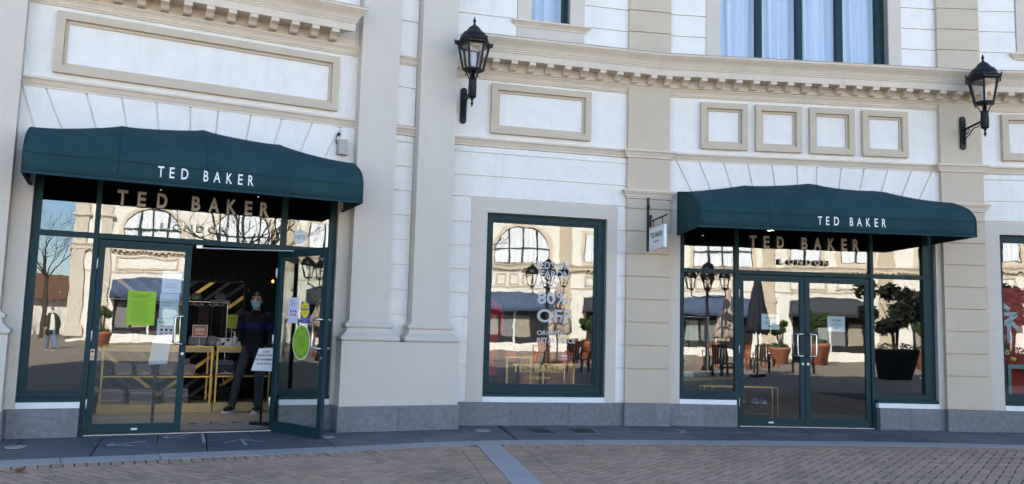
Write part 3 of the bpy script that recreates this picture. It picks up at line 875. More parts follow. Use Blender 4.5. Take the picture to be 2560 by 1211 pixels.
# ================================================================== THINGS ON THE FRONTS
def awning(F, u0, u1, D, label, letters, lu0, lu1, lz0, lh):
    W = F @ T(u0, 0, 2.78)
    wd = u1-u0
    a = thing('awning', label, 'awning', W, 'dark green shop awnings')
    k = D/1.085
    P = [(-.002*k,.65),(.14,.637),(.272,.615),(.40,.594),(.533,.568),(.66,.527),(.766,.484),(.86,.446),(.934,.405),(1.0,.355),(1.05,.305),(1.078,.25),(1.085,.215),(1.085,.11),(1.085,0)]
    P = [(o*k, z) for o, z in P]
    bays, sub = 4, 10
    rise = [0, .135, .205, .135, 0]
    vs, fs = [], []
    nx = bays*sub
    for i in range(nx+1):
        t = i/nx; b = min(int(t*bays), bays-1); f = t*bays - b
        r = rise[b]*(1-f) + rise[b+1]*f
        sag = 4*f*(1-f)
        for o, z in P:
            s_ = max(0, min(1, (z-.22)/.43))
            wv = (.0035*math.sin(9*t*wd + z*7) + .002*math.sin(23*t*wd - z*19))*(1 if z < .3 else .5) + .004*math.exp(-(min(f, 1-f)/.10)**2)*math.sin(z*31 + b*2)*(1 if .05 < z < .6 else 0)
            vs.append((t*wd, -(o + wv - .018*sag*(1 if .25 < z < .55 else .2)), z + r*s_ - .028*sag*s_*(1 if o > .05 else .3)))
    n = len(P)
    for i in range(nx):
        for j in range(n-1): fs.append((i*n+j, i*n+j+1, (i+1)*n+j+1, (i+1)*n+j))
    c = obj('canopy', MB().add(vs, fs, True), 'awning', a, W); recalc(c); solidify(c, .004)
    for x in (0, wd):
        poly = [(-o, z) for o, z in P] + [(.0, 0)]
        e = obj('end_panel', MB().add([(x, y, z) for y, z in poly], [tuple(range(len(poly)))]), 'awning', a, W); solidify(e, .006)
    def strip(t, w_=.008, lift=.004):          # seam over a hoop
        vs2 = []
        b = min(int(t*bays), bays-1); f_ = t*bays - b; r = rise[b]*(1-f_) + rise[b+1]*f_
        for o, z in P:
            s_ = max(0, min(1, (z-.22)/.43)); d_ = Vector((o+.15, z-.2)).normalized()*lift if o > .3 else Vector((0, lift))
            for sx in (-1, 1): vs2.append((t*wd + sx*w_, -(o + d_.x), z + r*s_ + d_.y))
        return MB().add(vs2, [(2*i, 2*i+2, 2*i+3, 2*i+1) for i in range(len(P)-1)])
    for t in (.0025, .25, .5, .75, .9975): obj('seam', strip(t), 'awning_seam', a, W)
    obj('hem', MB().box(0, wd, -(D+.0105), -(D+.0035), -.004, .022), 'awning', a, W)
    obj('valance_seam', MB().box(0, wd, -(D+.0065), -(D+.002), .213, .218), 'awning_seam', a, W)
    f = MB().tube([(.02, 0, .012), (.02, -D+.02, .012), (wd-.02, -D+.02, .012), (wd-.02, 0, .012)], .014, 8)
    for q in range(1, 4):
        x = wd*q/4
        f.tube([(x, -(o-.02), z + rise[q]*max(0, min(1, (z-.22)/.43)) - .025) for o, z in P[:12]], .012, 6)
    obj('frame', f, 'dark', a, W)
    # upper lining closes the awning against the wall
    n8 = len(letters.replace(' ', ''))
    x = lu0 - u0; step = (lu1-lu0)
    pos = {'T': 0}
    slots = [0, .118, .237, .468, .572, .708, .833, .943]
    wds = [.062, .050, .072, .050, .074, .062, .050, .057]
    tot = slots[-1] + wds[-1]*.42
    for ch, s0, w_ in zip(letters, slots, wds):
        mb = MB(); cw = w_*step
        vs_, fs_, asp = glyph(ch, .012)
        mb.add([(x + s0*step + q*cw, -(D+.008 + b_), lz0-2.78 + c_*lh) for q, b_, c_ in vs_], fs_)
        obj('letter', mb, 'letter_white', a, W)
    return a
awning(FL, .15, 3.70, .95, 'dark green fabric awning with white lettering over the open left entrance', 'TEDBAKER', 1.425, 2.425, 2.862, .120)
awning(FR, .39, 4.355, 1.085, 'dark green fabric awning over the closed double doors on the right', 'TEDBAKER', 2.06, 3.03, 2.868, .118)

def shop_sign(F, label, xs, ws, z0, h, lx0, lx1, lz0, lh):
    a = thing('shop_sign', label, 'sign', F @ T(xs[0], .05, z0), 'raised metal shop names over the doors')
    def one(ch, x, w_, z, hh, d):
        vs, fs, asp = glyph(ch, .028, .5)
        mb = MB()
        for f in fs:
            zs = [vs[i][1] for i in f]
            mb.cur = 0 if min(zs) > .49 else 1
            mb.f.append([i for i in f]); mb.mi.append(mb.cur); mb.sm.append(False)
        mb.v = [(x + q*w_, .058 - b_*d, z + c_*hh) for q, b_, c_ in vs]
        o = obj('letter', mb, ['brass', 'brass_shaded'], a, F)
    for ch, x, w_ in zip('TEDBAKER', xs, ws): one(ch, x, w_, z0, h, .05)
    st = (lx1-lx0)/5.75
    for k, ch in enumerate('LONDON'): one(ch, lx0 + st*k, st*.66, lz0, lh, .05)
    return a
# letters follow the measured spacing
shop_sign(FL, 'raised bronze shop name in the transom above the open door', [1.045, 1.262, 1.475, 1.862, 2.055, 2.268, 2.48, 2.665], [.112, .092, .112, .098, .125, .112, .09, .105], 2.648, .178, 1.535, 2.31, 2.397, .082)
shop_sign(FR, 'raised bronze shop name in the transom above the closed double doors', [1.522, 1.738, 1.942, 2.325, 2.518, 2.738, 2.948, 3.128], [.105, .088, .108, .092, .115, .105, .085, .095], 2.646, .182, 1.975, 2.76, 2.408, .080)

# ---- wall lanterns
def lantern(F, u, wall_o, out, zt, label, dz=.095):
    W = F @ T(u, -wall_o, zt) @ Matrix.Scale(.917, 4)
    out /= .917
    a = thing('wall_lantern', label, 'lantern', W, 'black wall lanterns on the fronts')
    def P(mb, m, name, par=None, smooth=True): return obj(name, mb, m, par or a, W)
    c = -out
    # plate on the wall
    pl = []
    for k in range(9): an = math.pi*k/8; pl.append((.052*math.cos(an), -.115 + .05*math.sin(an) - .05))
    pr = [(.052*math.cos(math.pi*k/8), .235+.05*math.sin(math.pi*k/8)) for k in range(9)] + [(.052*math.cos(math.pi+math.pi*k/8), -.235+.05*math.sin(math.pi+math.pi*k/8)) for k in range(9)]
    b = P(MB().prism_xz([(x_, z_+dz) for x_, z_ in pr], -.035, 0), 'black_metal', 'back_plate'); bevel(b, .012, 3)
    rib = MB()
    for s_ in (-.026, 0, .026): rib.tube([(s_, -.036, -.21+dz), (s_, -.040, dz), (s_, -.036, .21+dz)], .008, 6)
    for z in (-.17, -.06, .10): rib.sphere((0, -.04, z+dz), .016, 8, 6)
    P(rib, 'black_metal', 'rib')
    arm = MB().tube([(0, -.03, .145), (0, -.12, .145), (0, c*.6, .155), (0, c+.03, .165)], [.022, .02, .019, .02], 8)
    P(arm, 'black_metal', 'arm')
    sp = []
    for k in range(26):
        an = k/25*2.3*math.pi; r = .014 + .055*(1-k/25)
        sp.append((0, -.15 - r*math.cos(an)*1.0, -.005 + dz*.9 + r*math.sin(an)))
    sc2 = MB().tube(sp, .008, 6).tube([(0, -.04, -.02), (0, -.10, -.01), (0, -.20, .02), (0, -.27, .075), (0, -.34, .11), (0, -.44, .10), (0, -.50, .115), (0, -.56, .14)], .009, 6)
    P(sc2, 'black_metal', 'scroll')
    # stem
    st = MB().lathe([(.003,-.115),(.010,-.095),(.020,-.065),(.022,-.055),(.012,-.03),(.012,-.015),(.024,-.008),(.026,.004),(.018,.012),(.05,.025),(.062,.045),(.064,.06),(.055,.075),(.055,.215),(.058,.22),(.058,.30),(.050,.31),(.032,.315),(.03,.42)], 0, c, 20)
    for k in range(10):
        an = 2*math.pi*k/10; st.tube([(.055*math.cos(an), c+.055*math.sin(an), .08), (.055*math.cos(an), c+.055*math.sin(an), .21)], .007, 5)
    P(st, 'black_metal', 'stem')
    br = MB()
    for k in range(4):
        an = math.pi/4 + k*math.pi/2; ca, sa = math.cos(an), math.sin(an)
        br.tube([(.05*ca, c+.05*sa, .29), (.075*ca, c+.075*sa, .35), (.10*ca, c+.10*sa, .395), (.125*ca, c+.125*sa, .405), (.135*ca, c+.135*sa, .392), (.125*ca, c+.125*sa, .380)], .009, 6)
    P(br, 'black_metal', 'bracket')
    # hexagonal cage
    n = 6; a0 = RAD(0)
    zb, z1 = .43, .80; rb, r1 = .150, .228
    P(MB().lathe([(.06,.405),(.10,.415),(rb-.02,.42),(rb+.012,.43),(rb+.012,.455),(rb-.012,.457)], 0, c, 6, False, a0), 'black_metal', 'cage_base')
    P(MB().lathe([(r1-.03,.795),(r1+.018,.795),(r1+.045,.815),(r1+.050,.84),(r1+.01,.862),(.05,.88)], 0, c, 6, False, a0), 'black_metal', 'brim')
    for k in range(6):
        ear = MB()
        an = a0 + k*math.pi/3; d = Vector((math.cos(an), math.sin(an), 0)); q = Vector((-d.y, d.x, 0))*.010
        C0 = Vector((0, c, 0))
        pts = [C0+d*(r1+.005)+Vector((0,0,.80)), C0+d*(r1+.058)+Vector((0,0,.812)), C0+d*(r1+.068)+Vector((0,0,.895)), C0+d*(r1+.046)+Vector((0,0,.862)), C0+d*(r1+.0)+Vector((0,0,.875))]
        m_ = len(pts)
        ear.add([p-q for p in pts] + [p+q for p in pts], [tuple(range(m_)), tuple(range(2*m_-1, m_-1, -1))] + [((i+1) % m_, i, m_+i, m_+(i+1) % m_) for i in range(m_)])
        P(ear, 'black_metal', 'brim_ear')
    P(MB().lathe([(.222,.86),(.214,.90),(.196,.95),(.165,.995),(.120,1.025),(.118,1.034),(.098,1.050),(.086,1.075),(.060,1.10),(.035,1.118),(.022,1.13),(.015,1.15),(.015,1.17),(.024,1.18),(.026,1.192),(.014,1.215),(.004,1.255)], 0, c, 24), 'black_metal', 'dome')
    for k in range(6):
        an = a0 + k*math.pi/3; an2 = a0 + (k+1)*math.pi/3
        A, B = (math.cos(an), math.sin(an)), (math.cos(an2), math.sin(an2))
        P(MB().tube([(rb*A[0], c+rb*A[1], zb+.01), (r1*A[0], c+r1*A[1], z1)], .0175, 6, False), 'black_metal', 'cage_post')
        s_ = .97
        P(MB().add([(rb*s_*A[0], c+rb*s_*A[1], zb+.02), (rb*s_*B[0], c+rb*s_*B[1], zb+.02), (r1*s_*B[0], c+r1*s_*B[1], z1), (r1*s_*A[0], c+r1*s_*A[1], z1)], [(0,1,2,3)]), 'glass_lamp', 'pane')
    P(MB().lathe([(.012,.455),(.03,.48),(.04,.55),(.042,.62),(.036,.68),(.020,.72)], 0, c, 14), 'offwhite', 'bulb')
    P(MB().lathe([(.05,.73),(.10,.755),(.17,.79),(.05,.794)], 0, c, 18), 'greybag', 'reflector')
    return a
lantern(FM, .050, .0, .68, 4.383, 'black six sided wall lantern beside the tall taupe pilaster')
lantern(FPR, .018, .10, .58, 4.425, 'black six sided wall lantern on the sand pilaster at the right')

# ---- hanging sign
SW = FPM @ T(-.085, -.112, 2.51)
hs = thing('hanging_sign', 'small white hanging sign on a black scrolled wall bracket', 'sign', SW)
obj('wall_bar', MB().box(-.018, .018, -.014, 0, 0, .80), 'rust_metal', hs, SW)
m = MB()
m.tube([(0,-.01,.62),(0,-.03,.56),(0,-.06,.50),(0,-.11,.45),(0,-.17,.435)], .010, 6).tube([(0,-.01,.22),(0,-.02,.30),(0,-.05,.37),(0,-.10,.415),(0,-.17,.425)], .010, 6)
for cy_, cz_, r_ in ((-.13,.49,.035),(-.13,.375,.035),(-.035,.655,.028),(-.03,.175,.028)):
    m.tube([(0, cy_ - r_*(1-k/16*.7)*math.cos(k/15*2.4*math.pi), cz_ + r_*(1-k/16*.7)*math.sin(k/15*2.4*math.pi)) for k in range(16)], .012, 6)
obj('scroll', m, 'rust_metal', hs, SW)
obj('arm', MB().tube([(0,-.02,.43),(0,-.80,.44),(0,-.86,.445)], [.012,.012,.003], 8), 'rust_metal', hs, SW)
for y in (-.26, -.64): obj('hook', MB().tube([(0,y,.435),(0,y,.36),(0,y-.012,.34),(0,y,.325),(0,y+.012,.34),(0,y,.355)], .007, 6), 'rust_metal', hs, SW)
bd = obj('board', MB().box(-.022, .022, -.77, -.13, -.005, .318), 'white', hs, SW); bevel(bd, .012, 2)
mb = MB()
def side_text(mb, s, y0, y1, z0, h, x):       # written on the face towards -x; the near end (y0) is on the right
    vs, fs, asp = glyph(s, .02)
    mb.add([(x, y1 + (y0-y1)*q, z0 + c_*h) for q, b_, c_ in vs], fs)
side_text(mb, 'TED BAKER', -.70, -.20, .17, .072, -.0235); side_text(mb, 'LONDON', -.565, -.335, .095, .028, -.0235)
obj('lettering', mb, 'print_black', hs, SW)

# ---- speaker and socket on the left wall
sp = thing('wall_speaker', 'small taupe speaker box on the wall above the left awning', 'speaker', FL @ T(3.632, 0, 3.52))
b = obj('case', MB().prism_xy([(3.565,-.02),(3.578,-.125),(3.69,-.125),(3.703,-.02)], 3.525, 3.72), 'box_taupe', sp, FL)
obj('mount', MB().box(3.62, 3.65, -.021, 0, 3.58, 3.66), 'dark', sp, FL)
so = thing('wall_socket', 'white outdoor socket plate above the wall speaker', 'socket', FL @ T(3.587, 0, 3.75))
obj('plate', MB().box(3.549, 3.625, -.022, 0, 3.755, 3.868), 'white', so, FL)
obj('plug', MB().tube([(3.587,-.022,3.80),(3.587,-.05,3.80)], .02, 10), 'print_black', so, FL)
obj('cable', MB().tube([(3.587,-.05,3.80),(3.565,-.06,3.79),(3.553,-.055,3.75),(3.552,-.045,3.70),(3.566,-.04,3.66)], .007, 6), 'print_black', so, FL)

# ---- posters on glass
def poster(W, x0, x1, z0, z1, y, m, name, label, cat, lines=(), extra=None, t=.0015, front=-1, group=None):
    a = thing(name, label, cat, W @ T((x0+x1)/2, y, z0), group)
    obj('sheet', MB().box(x0, x1, y, y+t, z0, z1), m, a, W)
    yy = y-.0008 if front < 0 else y+t+.0008
    for mm, items in lines:
        mb = MB(); yy += .0005*front
        for it in items:
            if it[0] == 'bar':
                _, bx0, bx1, bz0, bz1 = it; mb.box(x0+bx0*(x1-x0), x0+bx1*(x1-x0), yy, yy+.0004, z0+bz0*(z1-z0), z0+bz1*(z1-z0))
            elif it[0] == 'text':
                _, s_, bx0, bx1, bz0, bz1 = it
                vs, fs, asp = glyph(s_, .012)
                A, B = x0+bx0*(x1-x0), x0+bx1*(x1-x0)
                if front > 0: A, B = B, A
                mb.add([(A + q*(B-A), yy, z0 + (bz0 + c_*(bz1-bz0))*(z1-z0)) for q, b_, c_ in vs], fs)
            elif it[0] == 'ellipse':
                _, cx_, cz_, rx_, rz_ = it
                mb.add([(x0+(cx_+rx_*math.cos(k*math.pi/16))*(x1-x0), yy, z0+(cz_+rz_*math.sin(k*math.pi/16))*(z1-z0)) for k in range(32)], [tuple(range(32))])
        obj('print', mb, mm, a, W)
    return a
GY = .1065            # just behind the glass
def bars(z0, z1, n, a=.12, b=.86, h=.28):
    st = (z1-z0)/n; return [('bar', a, b - .10*((k*7) % 3)/2, z0+st*k, z0+st*k+st*h) for k in range(n)]
poster(FL, 1.238, 1.542, 1.256, 1.655, .0930, 'lime', 'poster', 'bright green social distance poster on the closed left door leaf', 'poster',
       [('print_green', [('text', 'Please keep your', .16, .80, .86, .915), ('text', 'social distance.', .16, .72, .80, .855)] + bars(.12, .76, 13, .16, .80, .22))])
poster(FL, 1.595, 1.81, 1.645, 1.905, GY, 'paper', 'notice', 'topmost white notice of three on the left door leaf', 'notice', [('print_black', bars(.25, .5, 3, .15, .8, .15))])
poster(FL, 1.586, 1.80, 1.345, 1.640, GY, 'paperblue', 'notice', 'middle pale blue notice of three on the left door leaf', 'notice', [('print_black', [('text', 'Ted Baker', .2, .6, .50, .555), ('bar', .1, .7, .62, .635), ('bar', .1, .62, .36, .375)] )])
poster(FL, 1.575, 1.785, 1.085, 1.340, GY, 'paper', 'notice', 'lowest notice of three on the left door leaf, about masks', 'notice', [('print_black', [('text', 'Masks', .08, .40, .80, .88), ('ellipse', .25, .48, .07, .06), ('ellipse', .5, .48, .07, .06), ('ellipse', .75, .48, .07, .06)]), ('pink', [('bar', .15, .85, .64, .67), ('bar', .18, .32, .30, .36), ('bar', .43, .57, .30, .36), ('bar', .68, .82, .30, .36)])])
poster(FL, .893, .935, .845, .972, .075, 'stickerorange', 'sticker', 'small peach sticker on the frame beside the left door', 'sticker', [('print_black', [('ellipse', .5, .78, .3, .1), ('bar', .2, .8, .3, .36), ('bar', .2, .8, .15, .2)])])
poster(FL, 1.375, 1.44, .050, .072, .074, 'white', 'sticker', 'tiny white sticker on the bottom rail of the left door leaf', 'sticker')
poster(FR, 1.815, 1.89, .052, .074, .074, 'white', 'sticker', 'tiny white sticker on the bottom rail of the right shop door', 'sticker')
NB = [('print_black', [('text', 'TED BAKER', .22, .78, .71, .79), ('bar', .4, .62, .62, .63), ('bar', .10, .90, .455, .472), ('bar', .20, .80, .37, .387), ('bar', .38, .62, .20, .245), ('ellipse', .39, .222, .03, .04)])]
poster(FR, 1.725, 2.000, 1.428, 1.658, GY, 'paperblue', 'notice', 'pale blue notice on the left leaf of the closed double door', 'notice', NB)
poster(FR, 2.745, 3.02, 1.425, 1.652, GY, 'paperblue', 'notice', 'pale blue notice on the right leaf of the closed double door', 'notice', NB)
# on the open leaf (its inner face, local +y, looks at the camera's left)
OL = HR
def ol_poster(x0, x1, z0, z1, m, name, label, cat, lines):
    return poster(OL, x0, x1, z0, z1, -.0062, m, name, label, cat, lines, front=-1)
ol_poster(.265, .47, 1.33, 1.64, 'paperlilac', 'notice', 'white mask notice on the open door leaf', 'notice', [('print_black', [('text', 'Masks', .18, .5, .84, .89), ('bar', .18, .8, .76, .775), ('bar', .18, .6, .70, .715), ('ellipse', .25, .46, .07, .05), ('ellipse', .5, .46, .07, .05), ('ellipse', .75, .46, .07, .05)]), ('pink', [('bar', .17, .33, .28, .36), ('bar', .42, .58, .28, .36), ('bar', .67, .83, .28, .36)])])
ol_poster(.525, .70, 1.33, 1.59, 'blue', 'caution_sign', 'blue and yellow automatic door caution sign on the open leaf', 'sign', [('yellow', [('ellipse', .5, .62, .48, .37)]), ('print_black', [('bar', .04, .96, .60, .70), ('text', 'AUTOMATIC', .22, .78, .76, .82), ('text', 'DOOR', .36, .64, .46, .52)]), ('paper', [('text', 'CAUTION', .12, .88, .615, .685), ('text', 'ACTIVATE SWITCH', .1, .9, .17, .22), ('text', 'TO OPERATE', .2, .8, .07, .12)])])
ov = thing('poster', 'bright green oval social distancing sticker on the open door leaf', 'sticker', OL @ T(.565, -.006, .93))
def oval(rx, rz, y): return MB().add([(.565+rx*math.cos(k*math.pi/24), y, 1.10+rz*math.sin(k*math.pi/24)) for k in range(48)], [tuple(range(48))])
obj('rim', oval(.178, .212, -.0062), 'paper', ov, OL); obj('sheet', oval(.168, .202, -.0068), 'lime', ov, OL)
mb = MB()
for word, c0 in (('SOCIAL DISTANCING', 90), ('SOCIAL DISTANCING', 270)):
    n = len(word)
    for k, ch in enumerate(word):
        if ch == ' ': continue
        an = RAD(c0 + (n/2-.5-k)*8.6); vs, fs, asp = glyph(ch, .012)
        ca, sa = math.cos(an), math.sin(an)
        tx, tz = sa, -ca
        cx_, cz_ = .565+.136*ca, 1.10+.166*sa
        mb.add([(cx_ + (q-.5)*.018*tx + (c_-.5)*.026*ca, -.0074, cz_ + (q-.5)*.018*tz + (c_-.5)*.026*sa) for q, b_, c_ in vs], fs)
for k in range(7): mb.box(.565-.085+.012*abs(k-3)*.5, .565+.085-.012*abs(k-3)*.5, -.0074, -.0070, 1.155-.02*k, 1.161-.02*k)
obj('print', mb, 'print_green', ov, OL)
# street number on the transom glass
nd = thing('number_disc', 'round frosted street number disc on the transom glass', 'sign', FL @ T(3.19, .095, 2.37))
obj('disc', MB().add([(3.19+.088*math.cos(k*math.pi/20), .0945, 2.43+.088*math.sin(k*math.pi/20)) for k in range(40)], [tuple(range(40))]), 'paperblue', nd, FL)
obj('number', text_mb(MB(), '1072', 3.13, 2.402, .05, .0935, .12), 'print_black', nd, FL)

# ---- lettering on the display window
wl = thing('window_lettering', 'white sale lettering on the middle display window', 'lettering', FM @ T(1.3, .11, 1.0))
def wl_line(s_, x0, x1, z0, z1, b=.02): obj('text_line', text_mb(MB(), s_, x0, z0, z1-z0, .1145, x1-x0, b), 'window_print', wl, FM)
def mpt(px, py):                              # photo pixel -> place on this window
    d = fw + rt*((px-1280)/2062.55) + up*((605.5-py)/2062.55)
    Pp = FM @ Vector((0, .115, 0)); n = (FM.to_3x3() @ Vector((0, 1, 0)))
    tt = n.dot(Pp-Vector((0, 0, EYE)))/n.dot(d); L_ = FM.inverted() @ (Vector((0, 0, EYE)) + d*tt)
    return L_.x, L_.z
for s_, a_, b_ in (("TED'S ON", (1338, 672), (1425, 652)), ('FARON', (1352, 694), (1424, 675)), ('UP TO', (1340, 718), (1394, 702)), ('80%', (1343, 760), (1421, 724)), ('OFF', (1342, 806), (1430, 768)), ('ORIGINAL', (1342, 838), (1418, 826)), ('RETAIL PRICE', (1342, 857), (1438, 844))):
    (x0, z0), (x1, z1) = mpt(*a_), mpt(*b_)
    wl_line(s_, x0, x1, z0, z0 + max(.05, (z1-z0)*.82))
# ================================================================== INSIDE THE SHOPS
def box_thing(name, label, cat, W, parts, group=None):
    a = thing(name, label, cat, W, group)
    for nm, mb, m in parts: obj(nm, mb, m, a, FL)
    return a
def display_table(W, x0, x1, y0, y1, label):
    a = thing('display_table', label, 'table', W @ T((x0+x1)/2, (y0+y1)/2))
    ob = lambda n, mb, m: obj(n, mb, m, a, W)
    ob('top', MB().box(x0, x1, y0, y1, .935, .955), 'gold')
    ob('apron', MB().box(x0+.01, x1-.01, y0+.01, y0+.03, .865, .934), 'goldwood')
    ob('shelf', MB().box(x0, x1, y0, y1, .50, .52), 'gold')
    ob('plinth', MB().box(x0-.02, x1+.02, y0-.02, y1+.02, .002, .126), 'goldwood')
    for x in (x0+.012, x1-.012):
        for y in (y0+.012, y1-.012): ob('leg', MB().box(x-.012, x+.012, y-.012, y+.012, .127, .934), 'gold')
    return a
display_table(FL, 1.0, 2.47, 2.42, 3.0, 'long gold framed display table seen through the left door leaf')
display_table(FL, 2.53, 3.32, 2.50, 3.05, 'gold framed display table behind the standing man')
def bag_mb(x, y, z, w_, h, d, r=.03):
    return MB().prism_xz([(x-w_/2+r, z), (x+w_/2-r, z), (x+w_/2, z+r), (x+w_/2-.01, z+h-r), (x+w_/2-r, z+h), (x-w_/2+r, z+h), (x-w_/2+.01, z+h-r), (x-w_/2, z+r)], y, y+d)
for k, (x, y, z, w_, h, m, lb) in enumerate((
    (1.22, 2.55, .956, .30, .20, 'mauve', 'mauve bag on the long display table, leftmost on top'),
    (1.60, 2.55, .956, .30, .20, 'mauve', 'second mauve bag on top of the long display table'),
    (2.25, 2.50, .956, .26, .15, 'greybag', 'grey bag on the display table under the small orange sign'),
    (2.455, 2.52, .956, .15, .15, 'greybag', 'narrow grey bag at the right end of the long table'),
    (1.28, 2.50, .521, .24, .18, 'mauve', 'grey purse on the shelf seen through the left leaf'),
    (1.55, 2.50, .521, .22, .18, 'greybag', 'second grey purse on the shelf behind the left leaf'),
    (1.85, 2.48, .521, .23, .17, 'mauve', 'mauve purse on the shelf beside the doorway'),
    (2.13, 2.48, .521, .24, .17, 'mauve', 'mauve purse on the shelf in the doorway'),
    (2.02, 2.75, .521, .34, .24, 'mauve', 'large mauve bag behind the small purses on the shelf'),
    (2.68, 2.62, .521, .32, .15, 'navybag', 'navy printed bag on the shelf beside the man'),
    (2.66, 2.80, .521, .34, .22, 'greybag', 'grey bag behind the navy bag on the shelf'))):
    a = thing('handbag', lb, 'bag', FL @ T(x, y, z))
    b = obj('body', bag_mb(x, y, z, w_, h, .10), m, a, FL); bevel(b, .02, 2)
    obj('flap', MB().prism_xz([(x-w_/2+.02, z+h*.45), (x, z+h*.33), (x+w_/2-.02, z+h*.45), (x+w_/2-.02, z+h*.96), (x-w_/2+.02, z+h*.96)], y-.012, y-.001), m, a, FL)
    obj('clasp', MB().box(x-.018, x+.018, y-.018, y-.0125, z+h*.33, z+h*.40), 'gold', a, FL)
    if k in (0, 4, 5, 6, 7, 9): obj('band', MB().prism_xz([(x-w_*.42, z+.015), (x+w_*.40, z+.012), (x+w_*.34, z+h*.24), (x+w_*.1, z+h*.30), (x-w_*.2, z+h*.25)], y-.0035, y-.0005), 'purse_pale', a, FL)  # pale patch low on the bag front, a highlight put in as colour
for k, (x, lb) in enumerate(((1.15, 'leftmost pile of folded dusky clothes under the long display table'), (1.55, 'middle pile of folded dusky clothes under the long display table'), (2.0, 'pile of folded dusky clothes low in the doorway'))):
    a = thing('clothes_pile', lb, 'clothes', FL @ T(x, 2.6, .127))
    for q in range(6):
        b = obj('garment', MB().box(x-.17+.012*math.sin(q*2+k), x+.17+.012*math.cos(q*3+k), 2.46+.01*(q % 3), 2.80, .128+.034*q, .158+.034*q), ('mauve', 'purse_pale', 'mauve', 'greybag', 'mauve', 'purse_pale')[(q+k) % 6], a, FL); bevel(b, .012, 2)
a = thing('clothes_pile', 'pile of black clothes with white prints under the second table', 'clothes', FL @ T(2.72, 2.7, .127))
for q in range(6):
    b = obj('garment', MB().box(2.55+.01*math.sin(q*2), 2.88+.012*math.cos(q*3), 2.60+.01*(q % 3), 2.9, .128+.036*q, .160+.036*q), 'garment_dark', a, FL); bevel(b, .012, 2)
a = thing('boxed_goods', 'row of white printed boxes on the second display table', 'box', FL @ T(2.6, 2.62, .956))
for k in range(3):
    x = 2.43+.155*k
    b = obj('box', MB().box(x, x+.14, 2.62, 2.75, .957, 1.077), 'offwhite', a, FL)
    obj('print', MB().prism_xz([(x+.01, .96), (x+.05, .965), (x+.07, 1.02), (x+.02, 1.0)], 2.6175, 2.619).prism_xz([(x+.08, 1.03), (x+.12, 1.025), (x+.135, 1.06), (x+.09, 1.07)], 2.6175, 2.619), 'print_black', a, FL)
# NEW sign, green stand, sanitiser
box_thing('counter_sign', 'small orange sign in a white frame on the display table', 'sign', FL @ T(2.27, 2.46, .957), [
    ('stand', MB().box(2.22, 2.32, 2.44, 2.475, .957, .965), 'white'), ('frame', MB().ring_xz(2.165, 2.375, 1.085, 1.265, .010, 2.452, 2.462).box(2.265, 2.275, 2.455, 2.461, .965, 1.085), 'white'),
    ('sheet', MB().box(2.175, 2.365, 2.456, 2.460, 1.095, 1.255), 'orange'), ('text', text_mb(MB(), 'NEW', 2.205, 1.165, .055, 2.4545, .13, .03).box(2.205, 2.335, 2.4542, 2.4549, 1.13, 1.145), 'white')])
box_thing('counter_sign', 'lime green notice on a thin pole on the second display table', 'sign', FL @ T(2.73, 2.58, .956), [
    ('pole', MB().box(2.726, 2.734, 2.58, 2.588, .956, 1.25).box(2.67, 2.79, 2.56, 2.61, .956, .962), 'white'), ('sheet', MB().box(2.655, 2.81, 2.574, 2.579, 1.225, 1.43), 'limefade'), ('print', MB().box(2.69, 2.76, 2.5725, 2.5735, 1.37, 1.38).box(2.69, 2.74, 2.5725, 2.5735, 1.34, 1.35), 'print_green')])
box_thing('sanitiser_bottle', 'clear hand gel bottle with a pump on the second table', 'bottle', FL @ T(2.78, 2.58, .956), [
    ('bottle', MB().lathe([(.03,.957),(.035,.965),(.035,1.07),(.025,1.10),(.013,1.115)], 2.78, 2.575, 14), 'tape'), ('pump', MB().lathe([(.014,1.115),(.014,1.14),(.005,1.145),(.005,1.175)], 2.78, 2.575, 10).tube([(2.78,2.575,1.175),(2.745,2.555,1.172)], .006, 6), 'offwhite')])
# chevron display screen
cs = thing('display_screen', 'tall open screen of diagonal gold and grey bars behind the tables', 'screen', FL @ T(1.7, 3.3))
scx0, scx1, scz0, scz1, mid = .82, 3.00, .12, 1.97, 1.80
obj('screen_frame', MB().ring_xz(scx0, scx1, scz0, scz1, .035, 3.27, 3.33), 'rust_metal', cs, FL)
import itertools
for half, (xa, xb, dr) in enumerate(((scx0+.035, mid, -1), (mid, scx1-.035, 1))):
    wdt, hgt = xb-xa, scz1-scz0-.07
    for k in range(-10, 18):
        # bar runs at 40 degrees; clip to the half
        sl = .80
        b0 = scz0 + .035 + k*.20
        P_ = [Vector((xa-.2, b0 - .2*sl)), Vector((xb+.2, b0+(wdt+.2)*sl)), Vector((xb+.2, b0+(wdt+.2)*sl+.062)), Vector((xa-.2, b0-.2*sl+.062))]
        for pt, n_ in ((Vector((xa,0)),Vector((1,0))),(Vector((xb,0)),Vector((-1,0))),(Vector((0,scz0+.035)),Vector((0,1))),(Vector((0,scz1-.035)),Vector((0,-1)))):
            if len(P_) >= 3: P_ = clip(P_, pt, n_)
        if len(P_) < 3 or area(P_) < .002: continue
        pts = [(p.x, p.y) for p in P_] if dr > 0 else [(xa+xb-p.x, p.y) for p in P_][::-1]
        obj('bar', MB().prism_xz(pts, 3.285, 3.315), 'gold' if k % 3 == 0 else 'greybar', cs, FL)
